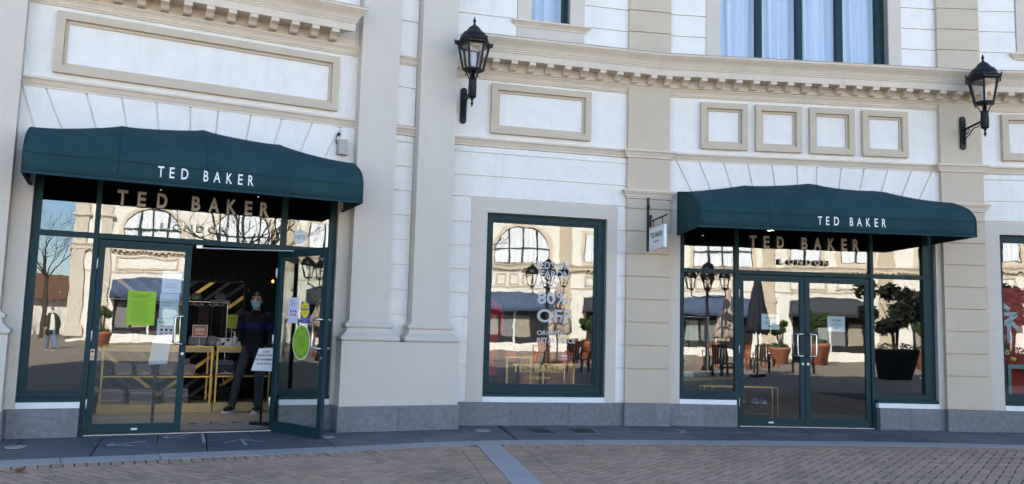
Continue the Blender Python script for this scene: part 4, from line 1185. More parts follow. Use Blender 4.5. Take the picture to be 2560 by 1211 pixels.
# clothes rails
def rail(F, x0, x1, y, z, label, items, legs=True):
    a = thing('clothes_rail', label, 'rail', F @ T((x0+x1)/2, y))
    obj('bar', MB().tube([(x0, y, z), (x1, y, z)], .016, 8), 'chrome', a, F)
    for x in ((x0+.03, x1-.03) if legs else ()): obj('post', MB().tube([(x, y, 0), (x, y, z)], .012, 8), 'chrome', a, F)
    k = 0
    for x, w_, l, m, lb in items:
        g_ = thing('hanging_garment', lb, 'clothes', F @ T(x, y, z-l))
        cm = curtain_mb(x-w_/2, x+w_/2, z-l, z-.07, y+.05, .07, .022, seed=k+50)
        o = obj('cloth', cm, m, g_, F); solidify(o, .03)
        obj('hanger', MB().tube([(x-w_*.4, y+.05, z-.08), (x, y+.02, z-.03), (x+w_*.4, y+.05, z-.08)], .006, 6).tube([(x, y+.02, z-.03), (x, y-.01, z+.02), (x, y+.015, z+.012)], .004, 6), 'chrome', g_, F)
        k += 1
gx = [1.02, 1.20, 1.36, 1.52, 1.68, 1.84, 1.98, 2.10, 2.22, 2.34, 2.45, 2.56, 2.66]
gm = ['garment_brown', 'garment_dark', 'garment_brown', 'garment_dark', 'garment_dark', 'garment_brown', 'garment_sand', 'garment_dark', 'garment_dark', 'garment_brown', 'garment_brown', 'garment_dark', 'garment_brown']
gn = ['at the left end of', 'second from the left on', 'third from the left on', 'fourth from the left on', 'fifth from the left on', 'sixth from the left on', 'left of the orange sign on', 'just right of the sand one on', 'middle dark one in the doorway on', 'left of the two long brown ones on', 'right of the two long brown ones on', 'second from the right on', 'at the right end of']
gc = {'garment_brown': 'brown', 'garment_dark': 'black', 'garment_sand': 'sand coloured'}
rail(FL, .75, 2.75, 3.15, 1.62, 'chrome clothes rail behind the display tables', [(x, .13 + .03*(k % 3), .58 + .05*((k*5) % 4)/3, gm[k], gc[gm[k]] + ' garment ' + gn[k] + ' the left shop rail') for k, x in enumerate(gx)])
cpx = thing('cap', 'green and yellow cap on the rail shelf in the left shop', 'cap', FL @ T(2.24, 3.1, 1.64))
obj('crown', MB().sphere((2.24, 3.10, 1.69), .085, 16, 8, (1.05, 1.1, .75)), 'tablegreen', cpx, FL); obj('peak', MB().lathe([(.10,1.655),(.105,1.66),(.02,1.672)], 2.20, 3.03, 16), 'limefade', cpx, FL)
cp2 = thing('cap', 'dark round hat on the rail shelf beside the man', 'hat', FL @ T(2.60, 3.1, 1.64))
obj('crown', MB().sphere((2.60, 3.10, 1.71), .09, 16, 8, (1, 1, .8)), 'greybag', cp2, FL); obj('brim', MB().lathe([(.15,1.64),(.155,1.65),(.05,1.66)], 2.60, 3.10, 20), 'offwhite', cp2, FL)
# waiting sign on a post, notice stand behind the closed leaf
ws = thing('queue_sign', 'white please wait sign hung on a black post just inside the open door', 'sign', FL @ T(2.93, .72))
obj('base', MB().lathe([(.15,.002),(.15,.015),(.06,.026),(.02,.03)], 2.93, .72, 24), 'shoe', ws, FL)
obj('post', MB().lathe([(.016,.03),(.016,.90)], 2.93, .72, 10), 'shoe', ws, FL)
SG = FL @ T(2.935, .68)
obj('board', MB().prism_xz([(-.17,.70),(.13,.69),(.09,1.0),(-.085,.985)], -.004, .004), 'paper', ws, SG)
mb = MB()
for s_, x0_, x1_, z_, hh, in (('PLEASE WAIT', -.10, .09, .885, .026), ('FOR TEAM MEMBER', -.12, .09, .83, .026), ('TO LET YOU IN', -.11, .08, .775, .026)): text_mb(mb, s_, x0_, z_, hh, -.0055, x1_-x0_, .02)
obj('text', mb, 'print_black', ws, SG); obj('heading', text_mb(MB(), 'STOP!', -.03, .925, .035, -.0055, .08, .03), 'redprint', ws, SG)
box_thing('notice_stand', 'pale notice on a thin black floor stand behind the closed leaf', 'sign', FL @ T(1.63, .9), [
    ('base', MB().lathe([(.13,.002),(.13,.014),(.02,.022)], 1.63, .9, 20), 'shoe'), ('post', MB().box(1.612, 1.648, .89, .91, .02, .85), 'shoe'), ('sheet', MB().prism_xz([(1.54,.76),(1.76,.77),(1.78,1.05),(1.57,1.06)], .875, .88), 'paperblue')])
# ---- wall goods and lamps of the left shop
for k, (x, y, z) in enumerate(((3.35, 2.9, 1.95),)):
    a = thing('pendant_bulb', ['lit amber bulb hanging near the man in the left shop', 'lit amber bulb hanging deep in the left shop, left one', 'lit amber bulb hanging deep in the left shop, right one'][k], 'lamp', FL @ T(x, y, z))
    obj('cord', MB().tube([(x, y, z+.08), (x, y, 3.35)], .005, 5), 'dark', a, FL); obj('bulb', MB().sphere((x, y, z+.03), .018, 10, 8, (1, 1, 1.4)), 'bulb', a, FL)
def downlights(F, pts, where, spots):
    for k, (x, y) in enumerate(pts):
        a = thing('downlight', 'lit round ceiling downlight, ' + spots[k] + ' of the ' + where, 'lamp', F @ T(x, y, 3.34), 'downlights in the ' + where)
        obj('lens', MB().lathe([(.045,3.335),(.045,3.340)], x, y, 16), 'downlight', a, F); obj('can', MB().lathe([(.050,3.348),(.050,3.18),(.056,3.18),(.056,3.348)], x, y, 20, caps=False), 'dark', a, F)
downlights(FL, [(1.0, 1.5), (2.2, 1.6), (1.6, 2.2), (2.9, 2.0)], 'left shop', ('front left', 'front right', 'middle', 'rear right'))
downlights(FR, [(1.2, 1.6), (2.4, 1.5), (3.6, 1.7), (1.8, 3.2), (3.2, 3.4)], 'right shop', ('front left', 'front middle', 'front right', 'rear left', 'rear right'))
# ---- right shop furniture
def low_table(F, x0, x1, y0, y1, z, label):
    a = thing('display_table', label, 'table', F @ T((x0+x1)/2, (y0+y1)/2))
    obj('top', MB().box(x0, x1, y0, y1, z-.03, z), 'woodblack', a, F)
    obj('edge', MB().box(x0-.01, x1+.01, y0-.012, y0-.001, z-.05, z+.004), 'gold', a, F)
    for x in (x0+.015, x1-.015):
        for y in (y0+.015, y1-.015): obj('leg', MB().box(x-.01, x+.01, y-.01, y+.01, 0, z-.031), 'gold', a, F)
    return a
RT = FR @ T(.60, .48) @ RZ(RAD(38))
low_table(RT, 0, 1.75, 0, .62, .66, 'low black display table with a gold edge behind the right sidelight')
bn = thing('display_bench', 'thin gold framed bench low behind the left leaf of the double door', 'bench', FR @ T(1.6, .6))
obj('frame', MB().ring_xz(1.0, 2.175, .02, .54, .012, .59, .602).ring_xz(1.0, 2.175, .02, .54, .012, .80, .812), 'gold', bn, FR)
obj('shelf', MB().box(1.012, 2.163, .60, .80, .272, .282), 'woodblack', bn, FR); obj('divider', MB().box(1.60, 1.61, .591, .601, .033, .527), 'gold', bn, FR)
for k in range(3):
    sh_ = thing('shoe_pair', ('grey trainers at the left of the thin gold bench', 'pale trainers in the middle of the thin gold bench', 'grey blue trainers at the right of the thin gold bench')[k], 'shoes', FR @ T(1.2+.35*k, .70, .283))
    for q in (0, 1):
        x = 1.15+.35*k+.12*q
        sh2 = obj('shoe', MB().sphere((x, .70, .325), .05, 12, 8, (.85, 2.3, .75)), ('greybag', 'offwhite', 'jeans')[k], sh_, FR); obj('sole', MB().sphere((x, .70, .298), .05, 12, 6, (.95, 2.4, .3)), 'offwhite', sh_, FR)
for k, (x, y, m, lb) in enumerate(((.35, .2, 'offwhite', 'pale folded scarf on the low black table'), (1.35, .25, 'navybag', 'navy patterned folded scarf on the low black table'), (.85, .3, 'greybag', 'grey folded scarf on the low black table'))):
    a = thing('folded_scarf', lb, 'clothes', RT @ T(x, y, .66))
    for q in range(3):
        b = obj('fold', MB().box(x-.15+.02*q, x+.15-.015*q, y-.1, y+.1, .662+.028*q, .688+.028*q), m, a, RT); bevel(b, .01, 2)
rail(FR, .5, 2.0, 3.4, 1.65, 'clothes rail at the back of the right shop, left one', [(.7+.2*k, .18, .85, ('garment_dark', 'garment_brown', 'garment_sand')[k % 3], 'garment %s on the back rail of the right shop' % ('nearest the left end', 'second from the left', 'third from the left', 'fourth from the left', 'fifth from the left', 'at the right end')[k]) for k in range(6)])
def mannequin(F, x, y, label, torso, cloth_len, m_top, m_bot=None, z0=.0):
    a = thing('mannequin', label, 'mannequin', F @ T(x, y, z0))
    obj('base', MB().lathe([(.16,z0+.002),(.16,z0+.015),(.02,z0+.02),(.014,z0+.9)], x, y, 20), 'chrome', a, F)
    prof = [(.17,1.0-cloth_len),(.165,1.05),(.13,1.18),(.155,1.33),(.17,1.42),(.12,1.50),(.055,1.54),(.048,1.60),(.03,1.62)]
    mb = MB(); n = 24; vs, fs = [], []
    for i, (r, z) in enumerate(prof):
        for k in range(n):
            an = 2*math.pi*k/n; rr = r*(1 + (.07*math.sin(k*2.6) if z < 1.1 and cloth_len > .1 else 0))
            vs.append((x + rr*1.15*math.cos(an), y + rr*.72*math.sin(an), z0 + z*torso))
    for i in range(len(prof)-1):
        for k in range(n): fs.append((i*n+k, i*n+(k+1) % n, (i+1)*n+(k+1) % n, (i+1)*n+k))
    obj('garment', mb.add(vs, fs, True), m_top, a, F)
    for sd in (-1, 1):
        obj('sleeve', MB().tube([(x+sd*.17, y, z0+1.42*torso), (x+sd*.23, y-.01, z0+1.2*torso), (x+sd*.235, y-.04, z0+.92*torso)], [.06, .05, .045], 10), m_top, a, F)
    if m_bot:
        for sd in (-1, 1): obj('trouser_leg', MB().tube([(x+sd*.085, y, z0+1.0*torso), (x+sd*.09, y, z0+.5*torso), (x+sd*.09, y, z0+.08)], [.09, .075, .06], 10), m_bot, a, F)
    return a
mannequin(FR, .80, 1.75, 'dressed mannequin in a checked shirt behind the right sidelight', .97, .12, 'plaid', 'jeans')
mannequin(FM, .62, .70, 'mannequin in a long red coat at the left of the display window', .92, .70, 'redcoat', None, .37)
# gold frames with the shop name at the foot of the display window
gf = thing('window_plaque', 'pair of thin gold frames with gold lettering low in the display window', 'sign', FM @ T(1.3, .2, .45))
(xa, za), (xb, zb_) = mpt(1268, 965), mpt(1334, 893); (xc, zc_), (xd, zd) = mpt(1360, 966), mpt(1441, 911)
obj('frame', MB().ring_xz(xa, xb, za-.15, zb_, .022, .20, .22), 'gold', gf, FM); obj('frame', MB().ring_xz(xc, xd, zc_-.15, zd, .022, .20, .22), 'gold', gf, FM)
(x0, z0), (x1, z1) = mpt(1285, 931), mpt(1415, 917)
obj('name', text_mb(MB(), 'TED BAKER', x0, z0, (z1-z0)*.95+.03, .19, x1-x0, .015), 'gold', gf, FM)
(x0, z0), (x1, z1) = mpt(1319, 948), mpt(1378, 943)
obj('place', text_mb(MB(), 'LONDON', x0, z0-.008, .042, .19, x1-x0, .015), 'gold', gf, FM)
sl = thing('sale_card', 'small red sale card low in the display window', 'sign', FM @ T(*[mpt(1418, 908)[0]], .35, .4))
(x0, z0), (x1, z1) = mpt(1408, 912), mpt(1429, 876)
obj('sheet', MB().box(x0+.03, x1+.03, .34, .345, z0, z1), 'redprint', sl, FM)
obj('text', text_mb(text_mb(MB(), '80%', x0+.045, z0+.10, .035, .3385, .09, .02), 'OFF', x0+.045, z0+.05, .035, .3385, .09, .02), 'paper', sl, FM)
obj('stand', MB().box((x0+x1)/2+.025, (x0+x1)/2+.035, .346, .352, .37, z0+.05), 'chrome', sl, FM)
# wooden crates and a red bag low in the display window
for k, (x0, x1, lb) in enumerate(((1.12, 1.40, 'left slatted red brown crate in the display window'), (1.52, 1.92, 'right slatted red brown crate in the display window'))):
    a = thing('wooden_crate', lb, 'crate', FM @ T((x0+x1)/2, .62, .37))
    for q in range(5): obj('slat', MB().box(x0, x1, .50, .515, .375+.122*q, .485+.122*q), 'crate', a, FM)
    for x in (x0+.02, x1-.05): obj('batten', MB().box(x, x+.03, .485, .4995, .372, .98), 'crate', a, FM)
    obj('lid', MB().box(x0-.01, x1+.01, .48, .80, .986, 1.0), 'crate', a, FM); obj('side', MB().box(x0, x0+.015, .516, .79, .372, .985).box(x1-.015, x1, .516, .79, .372, .985).box(x0+.016, x1-.016, .775, .79, .372, .985), 'crate', a, FM)
rb_ = thing('handbag', 'glossy red bag beside the crates in the display window', 'bag', FM @ T(.97, .5, .80))
obj('body', bag_mb(.97, .50, .86, .20, .15, .08), 'redgloss', rb_, FM); obj('strap', MB().tube([(.90,.54,1.0),(.91,.54,1.09),(.97,.54,1.13),(1.03,.54,1.09),(1.04,.54,1.0)], .014, 8), 'redgloss', rb_, FM); obj('stand', MB().box(.88, 1.06, .46, .64, .37, .858), 'woodblack', rb_, FM)
# ---- neighbouring window
np_ = thing('red_backdrop', 'tall red panel with a white brush character in the right edge window', 'panel', FN @ T(1.4, .7, .37))
obj('board', MB().box(.62, 2.6, .70, .73, .37, 2.20), 'redpanel', np_, FN)
mb = MB()
def stroke(a, b, w_):
    d = Vector((b[0]-a[0], b[1]-a[1])).normalized(); n_ = Vector((-d.y, d.x))*w_/2
    mb.prism_xz([(a[0]-n_.x, a[1]-n_.y), (b[0]-n_.x, b[1]-n_.y), (b[0]+n_.x, b[1]+n_.y), (a[0]+n_.x, a[1]+n_.y)], .692, .6985)
CX, CZ = 1.06, 1.66
for a_, b_ in (((-.10,.36),(.05,.24)), ((-.20,.16),(.18,.155)), ((.18,.15),(-.20,-.16)), ((.03,.0),(.03,-.42)), ((.05,.02),(.19,-.14))):
    stroke((CX+a_[0]*.9, CZ+a_[1]*.8), (CX+b_[0]*.9, CZ+b_[1]*.8), .066)
obj('character', mb, 'tape', np_, FN)
nt_ = thing('display_table', 'grey green table in the window at the right edge', 'table', FN @ T(1.5, .45, .37))
obj('top', MB().box(.82, 2.2, .30, .62, .93, 1.0), 'tablegreen', nt_, FN)
for x in (.84, 2.14): obj('leg', MB().box(x, x+.05, .33, .60, .37, .929), 'tablegreen', nt_, FN)
ct = thing('round_sign', 'dark olive round topped sign with pale letters in the right edge window', 'sign', FN @ T(.86, .5, .9))
obj('board', MB().prism_xz([(.76,1.0),(.99,1.0),(1.0,1.18)] + [(.875+.125*math.cos(k*math.pi/10), 1.2+.13*math.sin(k*math.pi/10)) for k in range(11)] + [(.75,1.18)], .52, .56), 'cap_olive', ct, FN)
obj('text', text_mb(MB(), 'UGG', .785, 1.14, .07, .517, .19, .02), 'gold', ct, FN)
for k, (x, z, lb) in enumerate(((.90, 1.002, 'red and yellow slipper on the grey green table, nearer the sign'), (1.28, 1.42, 'red and yellow slipper standing higher in the right edge window'))):
    a = thing('slipper', lb, 'shoe', FN @ T(x, .42, z))
    obj('upper', MB().sphere((x, .42, z+.06), .10, 14, 8, (1.0, .9, .62)), 'redprint', a, FN); obj('lining', MB().sphere((x+.03, .36, z+.075), .055, 12, 8, (1, .9, .7)), 'yellow', a, FN)
    if k: obj('stand', MB().box(x-.02, x+.02, .44, .48, 1.0, z+.02), 'chrome', a, FN)

# loose metal flakes added to make glints in the back of the left shop
rq = random.Random(77); sq_ = MB()
for _ in range(320):
    x, y, z = rq.uniform(.2, 3.9), rq.uniform(4.2, 5.6), rq.uniform(1.3, 3.25)
    u_ = Vector((rq.gauss(0,1), rq.gauss(0,1), rq.gauss(0,1))).normalized(); v_ = u_.cross(Vector((rq.gauss(0,1), rq.gauss(0,1), rq.gauss(0,1)))).normalized(); r_ = rq.uniform(.008, .022); c_ = Vector((x, y, z))
    sq_.add([c_-u_*r_*2, c_+v_*r_*.6, c_+u_*r_*2, c_-v_*r_*.6], [(0,1,2,3)])
sqo = obj('added_glints', sq_, 'glint_metal', None, FL, kind='stuff', label='tiny loose metal flakes added as glints in the dark back of the left shop', cat='added glints')
# ================================================================== PEOPLE
def skin_mesh(name, V, E, R, sub=2, mats=('skin',)):
    me = bpy.data.meshes.new(name); me.from_pydata(V, E, [])
    o = bpy.data.objects.new(name, me); COL.objects.link(o)
    md = o.modifiers.new('skin', 'SKIN'); md.use_smooth_shade = True
    sv = me.skin_vertices[0].data
    for i, r in enumerate(R):
        sv[i].radius = r if isinstance(r, tuple) else (r, r)
    sv[0].use_root = True
    s2 = o.modifiers.new('sub', 'SUBSURF'); s2.levels = sub; s2.render_levels = sub
    dg = bpy.context.evaluated_depsgraph_get()
    out = bpy.data.meshes.new_from_object(o.evaluated_get(dg))
    bpy.data.objects.remove(o); bpy.data.meshes.remove(me)
    out.name = name; out.materials.clear()
    for m in mats: out.materials.append(MATS[m])
    out.polygons.foreach_set('use_smooth', [True]*len(out.polygons))
    return out
def merge_mb(me, mb):
    bm = bmesh.new(); bm.from_mesh(me)
    vs = [bm.verts.new(v) for v in mb.v]
    for f in mb.f:
        try: fc = bm.faces.new([vs[i] for i in f]); fc.smooth = True
        except ValueError: pass
    bm.to_mesh(me); bm.free(); return me
def head_mb(c, s=1.0, turn=0.0):
    mb = MB(); seg, rings = 28, 22; vs, fs = [], []
    for i in range(rings+1):
        th_ = math.pi*i/rings
        for k in range(seg):
            a = 2*math.pi*k/seg
            x, y, z = math.sin(th_)*math.cos(a), math.sin(th_)*math.sin(a), math.cos(th_)
            px, py, pz = x*.076, y*.098, z*.118
            if z < -.1: px *= 1 - .30*min(1, (-z-.1)/.8); py = py*(1-.15*(-z-.1)) - .012*(-z)
            f = max(0, -y)
            g_ = lambda cx, cz, sx, sz: math.exp(-((px-cx)/sx)**2 - ((pz-cz)/sz)**2)
            if f > .2:
                py -= .020*g_(0, -.028, .014, .026) + .006*g_(0, -.078, .02, .012)
                py += .010*(g_(.032, .004, .016, .012) + g_(-.032, .004, .016, .012))
                py -= .004*(g_(.03, .024, .022, .008) + g_(-.03, .024, .022, .008))
            vs.append((px*s, py*s, pz*s))
    for i in range(rings):
        for k in range(seg): fs.append((i*seg+k, (i+1)*seg+k, (i+1)*seg+(k+1) % seg, i*seg+(k+1) % seg))
    ct_, st_ = math.cos(turn), math.sin(turn)
    mb.add([(c[0]+x*ct_-y*st_, c[1]+x*st_+y*ct_, c[2]+z) for x, y, z in vs], fs, True)
    for sd in (-1, 1):
        ex_, ey_ = sd*.078*s, .008*s
        mb.sphere((c[0]+ex_*ct_-ey_*st_, c[1]+ex_*st_+ey_*ct_, c[2]-.005*s), .028*s, 10, 8, (.35, .8, 1.15))
    return mb
def hand_chain(V, E, R, wi, wrist, d, side, curl):
    """palm and five fingers from wrist vertex wi, pointing along d, palm normal to 'side'"""
    d = Vector(d).normalized(); s_ = Vector(side).normalized(); nrm = d.cross(s_)
    w0 = Vector(wrist)
    p1 = len(V); V.append(tuple(w0 + d*.045)); E.append((wi, p1)); R.append((.030, .017))
    p2 = len(V); V.append(tuple(w0 + d*.085)); E.append((p1, p2)); R.append((.034, .015))
    for k, (off, ln) in enumerate(((-.027, .068), (-.009, .078), (.009, .073), (.026, .056))):
        b0 = w0 + d*.09 + s_*off; prev = p2
        for q, t_ in enumerate((.0, .45, 1.0)):
            bend = nrm*curl*ln*t_*t_
            i = len(V); V.append(tuple(b0 + d*ln*t_*(1-.25*abs(curl)*t_) + bend)); E.append((prev, i)); R.append(.0085 - .0015*q); prev = i
    prev = p1
    for q, (a, b) in enumerate(((.02, -.03), (.045, -.048), (.075, -.052))):
        i = len(V); V.append(tuple(w0 + d*(.02+a) + s_*b + nrm*.01)); E.append((prev, i)); R.append(.0105-.001*q); prev = i
def person(label, W, J, top_m, bot_m, hair='short', stripe=None, mask='mask', skin='skin', slim=1.0, turn=0.0, coat=None):
    a = thing('person', label, 'person', W)
    V, E, R = [], [], []
    def v(p, r, par=None):
        V.append(tuple(p)); R.append(r)
        if par is not None: E.append((par, len(V)-1))
        return len(V)-1
    pel = v(J['pelvis'], .095*slim); sp1 = v(J['waist'], .085*slim, pel); ch = v(J['chest'], .09*slim, sp1)
    nb = v(tuple(Vector(J['neck'])+Vector((0,0,-.03))), .045, ch); nk = v(J['neck2'], .052, nb); hd = v(J['head'], .058, nk)
    hands = []
    for sd in ('l', 'r'):
        sh = v(J[sd+'sh'], .040*slim, nb); el = v(J[sd+'el'], .034*slim, sh); wr = v(J[sd+'wr'], .027, el)
        hands.append((sd, wr))
        hp = v(J[sd+'hip'], .088*slim, pel); kn = v(J[sd+'kn'], .058*slim, hp); an = v(J[sd+'an'], .030, kn); to = v(J[sd+'toe'], .018, an)
    for sd, wr in hands: hand_chain(V, E, R, wr, J[sd+'wr'], J[sd+'hd'], J[sd+'hs'], .5)
    body = skin_mesh('body', V, E, R, 2, (skin,))
    merge_mb(body, head_mb(J['headc'], 1.0, turn))
    obj('body', body, None, a, W)
    # clothes
    tm = MB(); sec = ((-.10,.150,.115),(-.02,.158,.120),(.08,.152,.115),(.18,.150,.112),(.28,.166,.118),(.38,.176,.116),(.44,.172,.108),(.485,.150,.096),(.515,.112,.084),(.538,.080,.072),(.56,.064,.064))
    pz, nz_ = Vector(J['pelvis']), Vector(J['neck']); seg = 28; vs_, fs_ = [], []
    hsc = (nz_.z-pz.z)/.52
    for q, (dz_, rx, ry) in enumerate(sec):
        t_ = max(0, min(1, dz_/.52)); c_ = pz.lerp(nz_, t_)
        for k in range(seg):
            an = 2*math.pi*k/seg; wr_ = 1 + .022*math.sin(3*an+q*1.9) + .012*math.sin(7*an-q)
            vs_.append((c_.x + rx*slim*math.cos(an)*wr_, c_.y + ry*slim*math.sin(an)*wr_, pz.z + dz_*hsc))
    for q in range(len(sec)-1):
        for k in range(seg): fs_.append((q*seg+k, q*seg+(k+1) % seg, (q+1)*seg+(k+1) % seg, (q+1)*seg+k))
    tm.add(vs_, fs_, True)
    for sd in ('l', 'r'):
        A_, B_, C_ = Vector(J[sd+'sh']), Vector(J[sd+'el']), Vector(J[sd+'wr']); inn = A_.lerp(nz_, .45)
        tm.tube([inn, A_.lerp(nz_, .12)+Vector((0,0,.004)), A_.lerp(B_, .08), A_.lerp(B_, .35), A_.lerp(B_, .7), B_, B_.lerp(C_, .3), B_.lerp(C_, .7), B_.lerp(C_, .95)], [x*slim for x in (.06,.068,.07,.064,.056,.053,.05,.043,.037)], 14)
    me = tm.mesh('sweater', [top_m, stripe or top_m])
    if stripe:
        zs = J['stripe']
        for p in me.polygons:
            if zs[0] < p.center.z < zs[1]: p.material_index = 1
    obj('sweater', me, None, a, W)
    V, E, R = [], [], []
    pt_ = v(tuple(Vector(J['pelvis'])+Vector((0,0,.10))), (.112*slim)); pel = v(tuple(Vector(J['pelvis'])+Vector((0,0,.0))), (.122*slim), pt_)
    for sd in ('l', 'r'):
        hp = v(J[sd+'hip'], (.100*slim), pel); kn = v(J[sd+'kn'], (.073*slim), hp); an = v(tuple(Vector(J[sd+'an'])+Vector((0,.0,-.005))), .062, kn)
    obj('trousers', skin_mesh('trousers', V, E, R, 2, (bot_m,)), None, a, W)
    for sd in ('l', 'r'):
        an, to = Vector(J[sd+'an']), Vector(J[sd+'toe']); d = (to-an); d.z = 0; d.normalize(); q = Vector((-d.y, d.x, 0))
        base = an - d*.075; base.z = J.get('ground', 0)
        def outline(sx, z): return [base + d*(t_*.285) + q*(w_*sx) + Vector((0,0,z)) for t_, w_ in ((0,.022),(.0,-.022),(.15,-.036),(.5,-.036),(.75,-.048),(.93,-.036),(1,-.012),(1,.012),(.93,.036),(.75,.048),(.5,.036),(.15,.036))]
        o1, o2 = outline(1.05, .002), outline(1.05, .028)
        n = len(o1)
        obj('sole', MB().add(o1+o2, [tuple(range(n)), tuple(range(2*n-1, n-1, -1))] + [(i, (i+1) % n, n+(i+1) % n, n+i) for i in range(n)]), 'sole', a, W)
        Vs = [an + Vector((0,0,.0)), base + d*.05 + Vector((0,0,.06)), base + d*.16 + Vector((0,0,.058)), base + d*.24 + Vector((0,0,.05))]
        obj('shoe', skin_mesh('shoe', [tuple(x) for x in Vs], [(0,1),(1,2),(2,3)], [.058, .05, .046, .036], 2, ('shoe',)), None, a, W)
    hc_ = Vector(J['headc']); ct_, st_ = math.cos(turn), math.sin(turn)
    def rot(x, y, z): return (hc_.x + x*ct_ - y*st_, hc_.y + x*st_ + y*ct_, hc_.z + z)
    hv, hf = [], []; seg, rings = 24, 14
    for i in range(rings+1):
        th_ = math.pi*i/rings*.72
        for k in range(seg):
            an = 2*math.pi*k/seg; x, y, z = math.sin(th_)*math.cos(an), math.sin(th_)*math.sin(an), math.cos(th_)
            fr = max(0, -y)
            low = -.02 if hair == 'short' else -.16
            zz = max(z*.128, (.055 if fr > .25 else low + .05*fr*4) if z*.128 < .055 else -1)
            hv.append(rot(x*.086, y*.108 + .006, zz + .010))
    for i in range(rings):
        for k in range(seg): hf.append((i*seg+k, (i+1)*seg+k, (i+1)*seg+(k+1) % seg, i*seg+(k+1) % seg))
    obj('hair', MB().add(hv, hf, True), 'hair', a, W)
    mv, mf = [], []
    for i in range(9):
        for k in range(13):
            t_, s_ = k/12*2-1, i/8
            z = .002 - .098*s_
            r = .088 + .020*math.exp(-(t_/.35)**2)*(1-abs(s_-.35)) ; an = t_*1.15
            wz = 1 - .28*s_
            mv.append(rot(math.sin(an)*.083*wz, -math.cos(an)*r*(1 if s_ < .6 else 1-.25*(s_-.6)), z - .012*(1-abs(t_))*s_))
    for i in range(8):
        for k in range(12): mf.append((i*13+k, i*13+k+1, (i+1)*13+k+1, (i+1)*13+k))
    mk_ = obj('face_mask', MB().add(mv, mf, True), mask, a, W); solidify(mk_, .003)
    ey = MB()
    for sd in (-1, 1): ey.sphere(rot(sd*.031, -.088, .012), .0095, 8, 6, (1.3, .5, .6)); ey.tube([rot(sd*.018, -.099, .030), rot(sd*.034, -.097, .036), rot(sd*.052, -.084, .030)], .0045, 5)
    obj('eyes_and_brows', ey, 'hair', a, W)
    if coat:
        me = MB(); seg = 20; cvs, cfs = [], []
        for i, (z, rx, ry) in enumerate(((.62,.24,.19),(.8,.23,.18),(1.0,.20,.15),(1.2,.195,.15),(1.38,.20,.14),(1.46,.14,.10))):
            for k in range(seg+1):
                an = -math.pi/2 + .42 + (2*math.pi-.84)*k/seg; cvs.append((rx*math.cos(an), ry*math.sin(an), z))
        for i in range(5):
            for k in range(seg): b_ = i*(seg+1)+k; cfs.append((b_, b_+1, b_+seg+2, b_+seg+1))
        co = obj('coat', me.add(cvs, cfs, True), coat, a, W); solidify(co, .02)
        for sd in ('l', 'r'): obj('coat_sleeve', MB().tube([J[sd+'sh'], J[sd+'el'], J[sd+'wr']], [.085, .068, .055], 12), coat, a, W)
    return a
# the man in the doorway: local x right, -y towards the camera
MW = T(-3.86, 12.36, 0) @ RZ(RAD(12))
JM = dict(pelvis=(.06,.0,.95), waist=(.065,.0,1.12), chest=(.085,0,1.31), neck=(.075,0,1.47), neck2=(.075,-.008,1.53), head=(.072,-.012,1.60), headc=(.072,-.02,1.645),
    lhip=(-.03,0,.90), lkn=(-.13,-.03,.50), lan=(-.20,.0,.085), ltoe=(-.28,-.13,.035),
    rhip=(.145,0,.90), rkn=(.165,-.03,.49), ran=(.165,.0,.085), rtoe=(.13,-.16,.035),
    lsh=(-.105,.01,1.415), lel=(-.165,.10,1.17), lwr=(-.075,.16,.97), lhd=(.5,.2,-.8), lhs=(0,1,.3),
    rsh=(.265,.01,1.415), rel=(.315,.02,1.14), rwr=(.30,-.12,.935), rhd=(.0,-.45,-.9), rhs=(.3,.9,-.4), stripe=(1.205, 1.325))
person('masked man in a dark sweater with a blue stripe standing in the doorway', MW, JM, 'sweater', 'trouser', 'short', 'stripe', 'mask', 'skin', .94, RAD(-6))
# ================================================================== PAVEMENT DETAILS
def flat(W, poly): return MB().prism_xy(poly, .0075, .0090)
def arrow(name, label, strokes, z=.009):
    c = Vector((sum(p[0] for s_ in strokes for p in s_[:2]), sum(p[1] for s_ in strokes for p in s_[:2])))/(2*len(strokes))
    mb = MB()
    for p, q, w_ in strokes:
        p, q = Vector(p)-c, Vector(q)-c; d = (q-p).normalized(); n_ = Vector((-d.y, d.x))*w_/2
        mb.prism_xy([tuple(p-n_), tuple(q-n_), tuple(q+n_), tuple(p+n_)], z-.002, z)
        z += .0006
    return obj(name, mb, 'tape_worn', None, T(c.x, c.y, 0), label=label, cat='marking')
def gp(px, py):
    d = fw + rt*((px-1280)/2062.55) + up*((605.5-py)/2062.55); t_ = -EYE/d.z; return (d.x*t_, d.y*t_)
arrow('tape_arrow', 'pale tape arrow pointing left in front of the closed left leaf', [(gp(268,1116), gp(333,1116), .022), (gp(268,1116), gp(362,1106), .022), (gp(268,1116), gp(284,1109), .022)])
arrow('tape_arrow', 'pale tape arrow pointing left at the threshold of the open door', [(gp(409,1097), gp(465,1097), .022), (gp(409,1097), gp(481,1088), .022), (gp(409,1097), gp(421,1090), .022)])
arrow('tape_arrow', 'pale tape arrow pointing at the shop in front of the open door', [(gp(562,1110), gp(601,1100), .022), (gp(601,1100), gp(662,1107), .022), (gp(604,1101), gp(615,1115), .034)])
arrow('tape_mark', 'short pale tape dash on the pavement before the threshold', [(gp(505,1084), gp(510,1109), .034)])
arrow('tape_mark', 'thin pale tape line along the kerb before the open leaf', [(gp(668,1138), gp(762,1133), .016)], .0115)
arrow('tape_arrow', 'pale tape arrow at the foot of the sand pilaster', [(gp(1660,1086), gp(1722,1084), .022), (gp(1692,1075), gp(1715,1083), .03), (gp(1712,1076), gp(1700,1086), .02)])
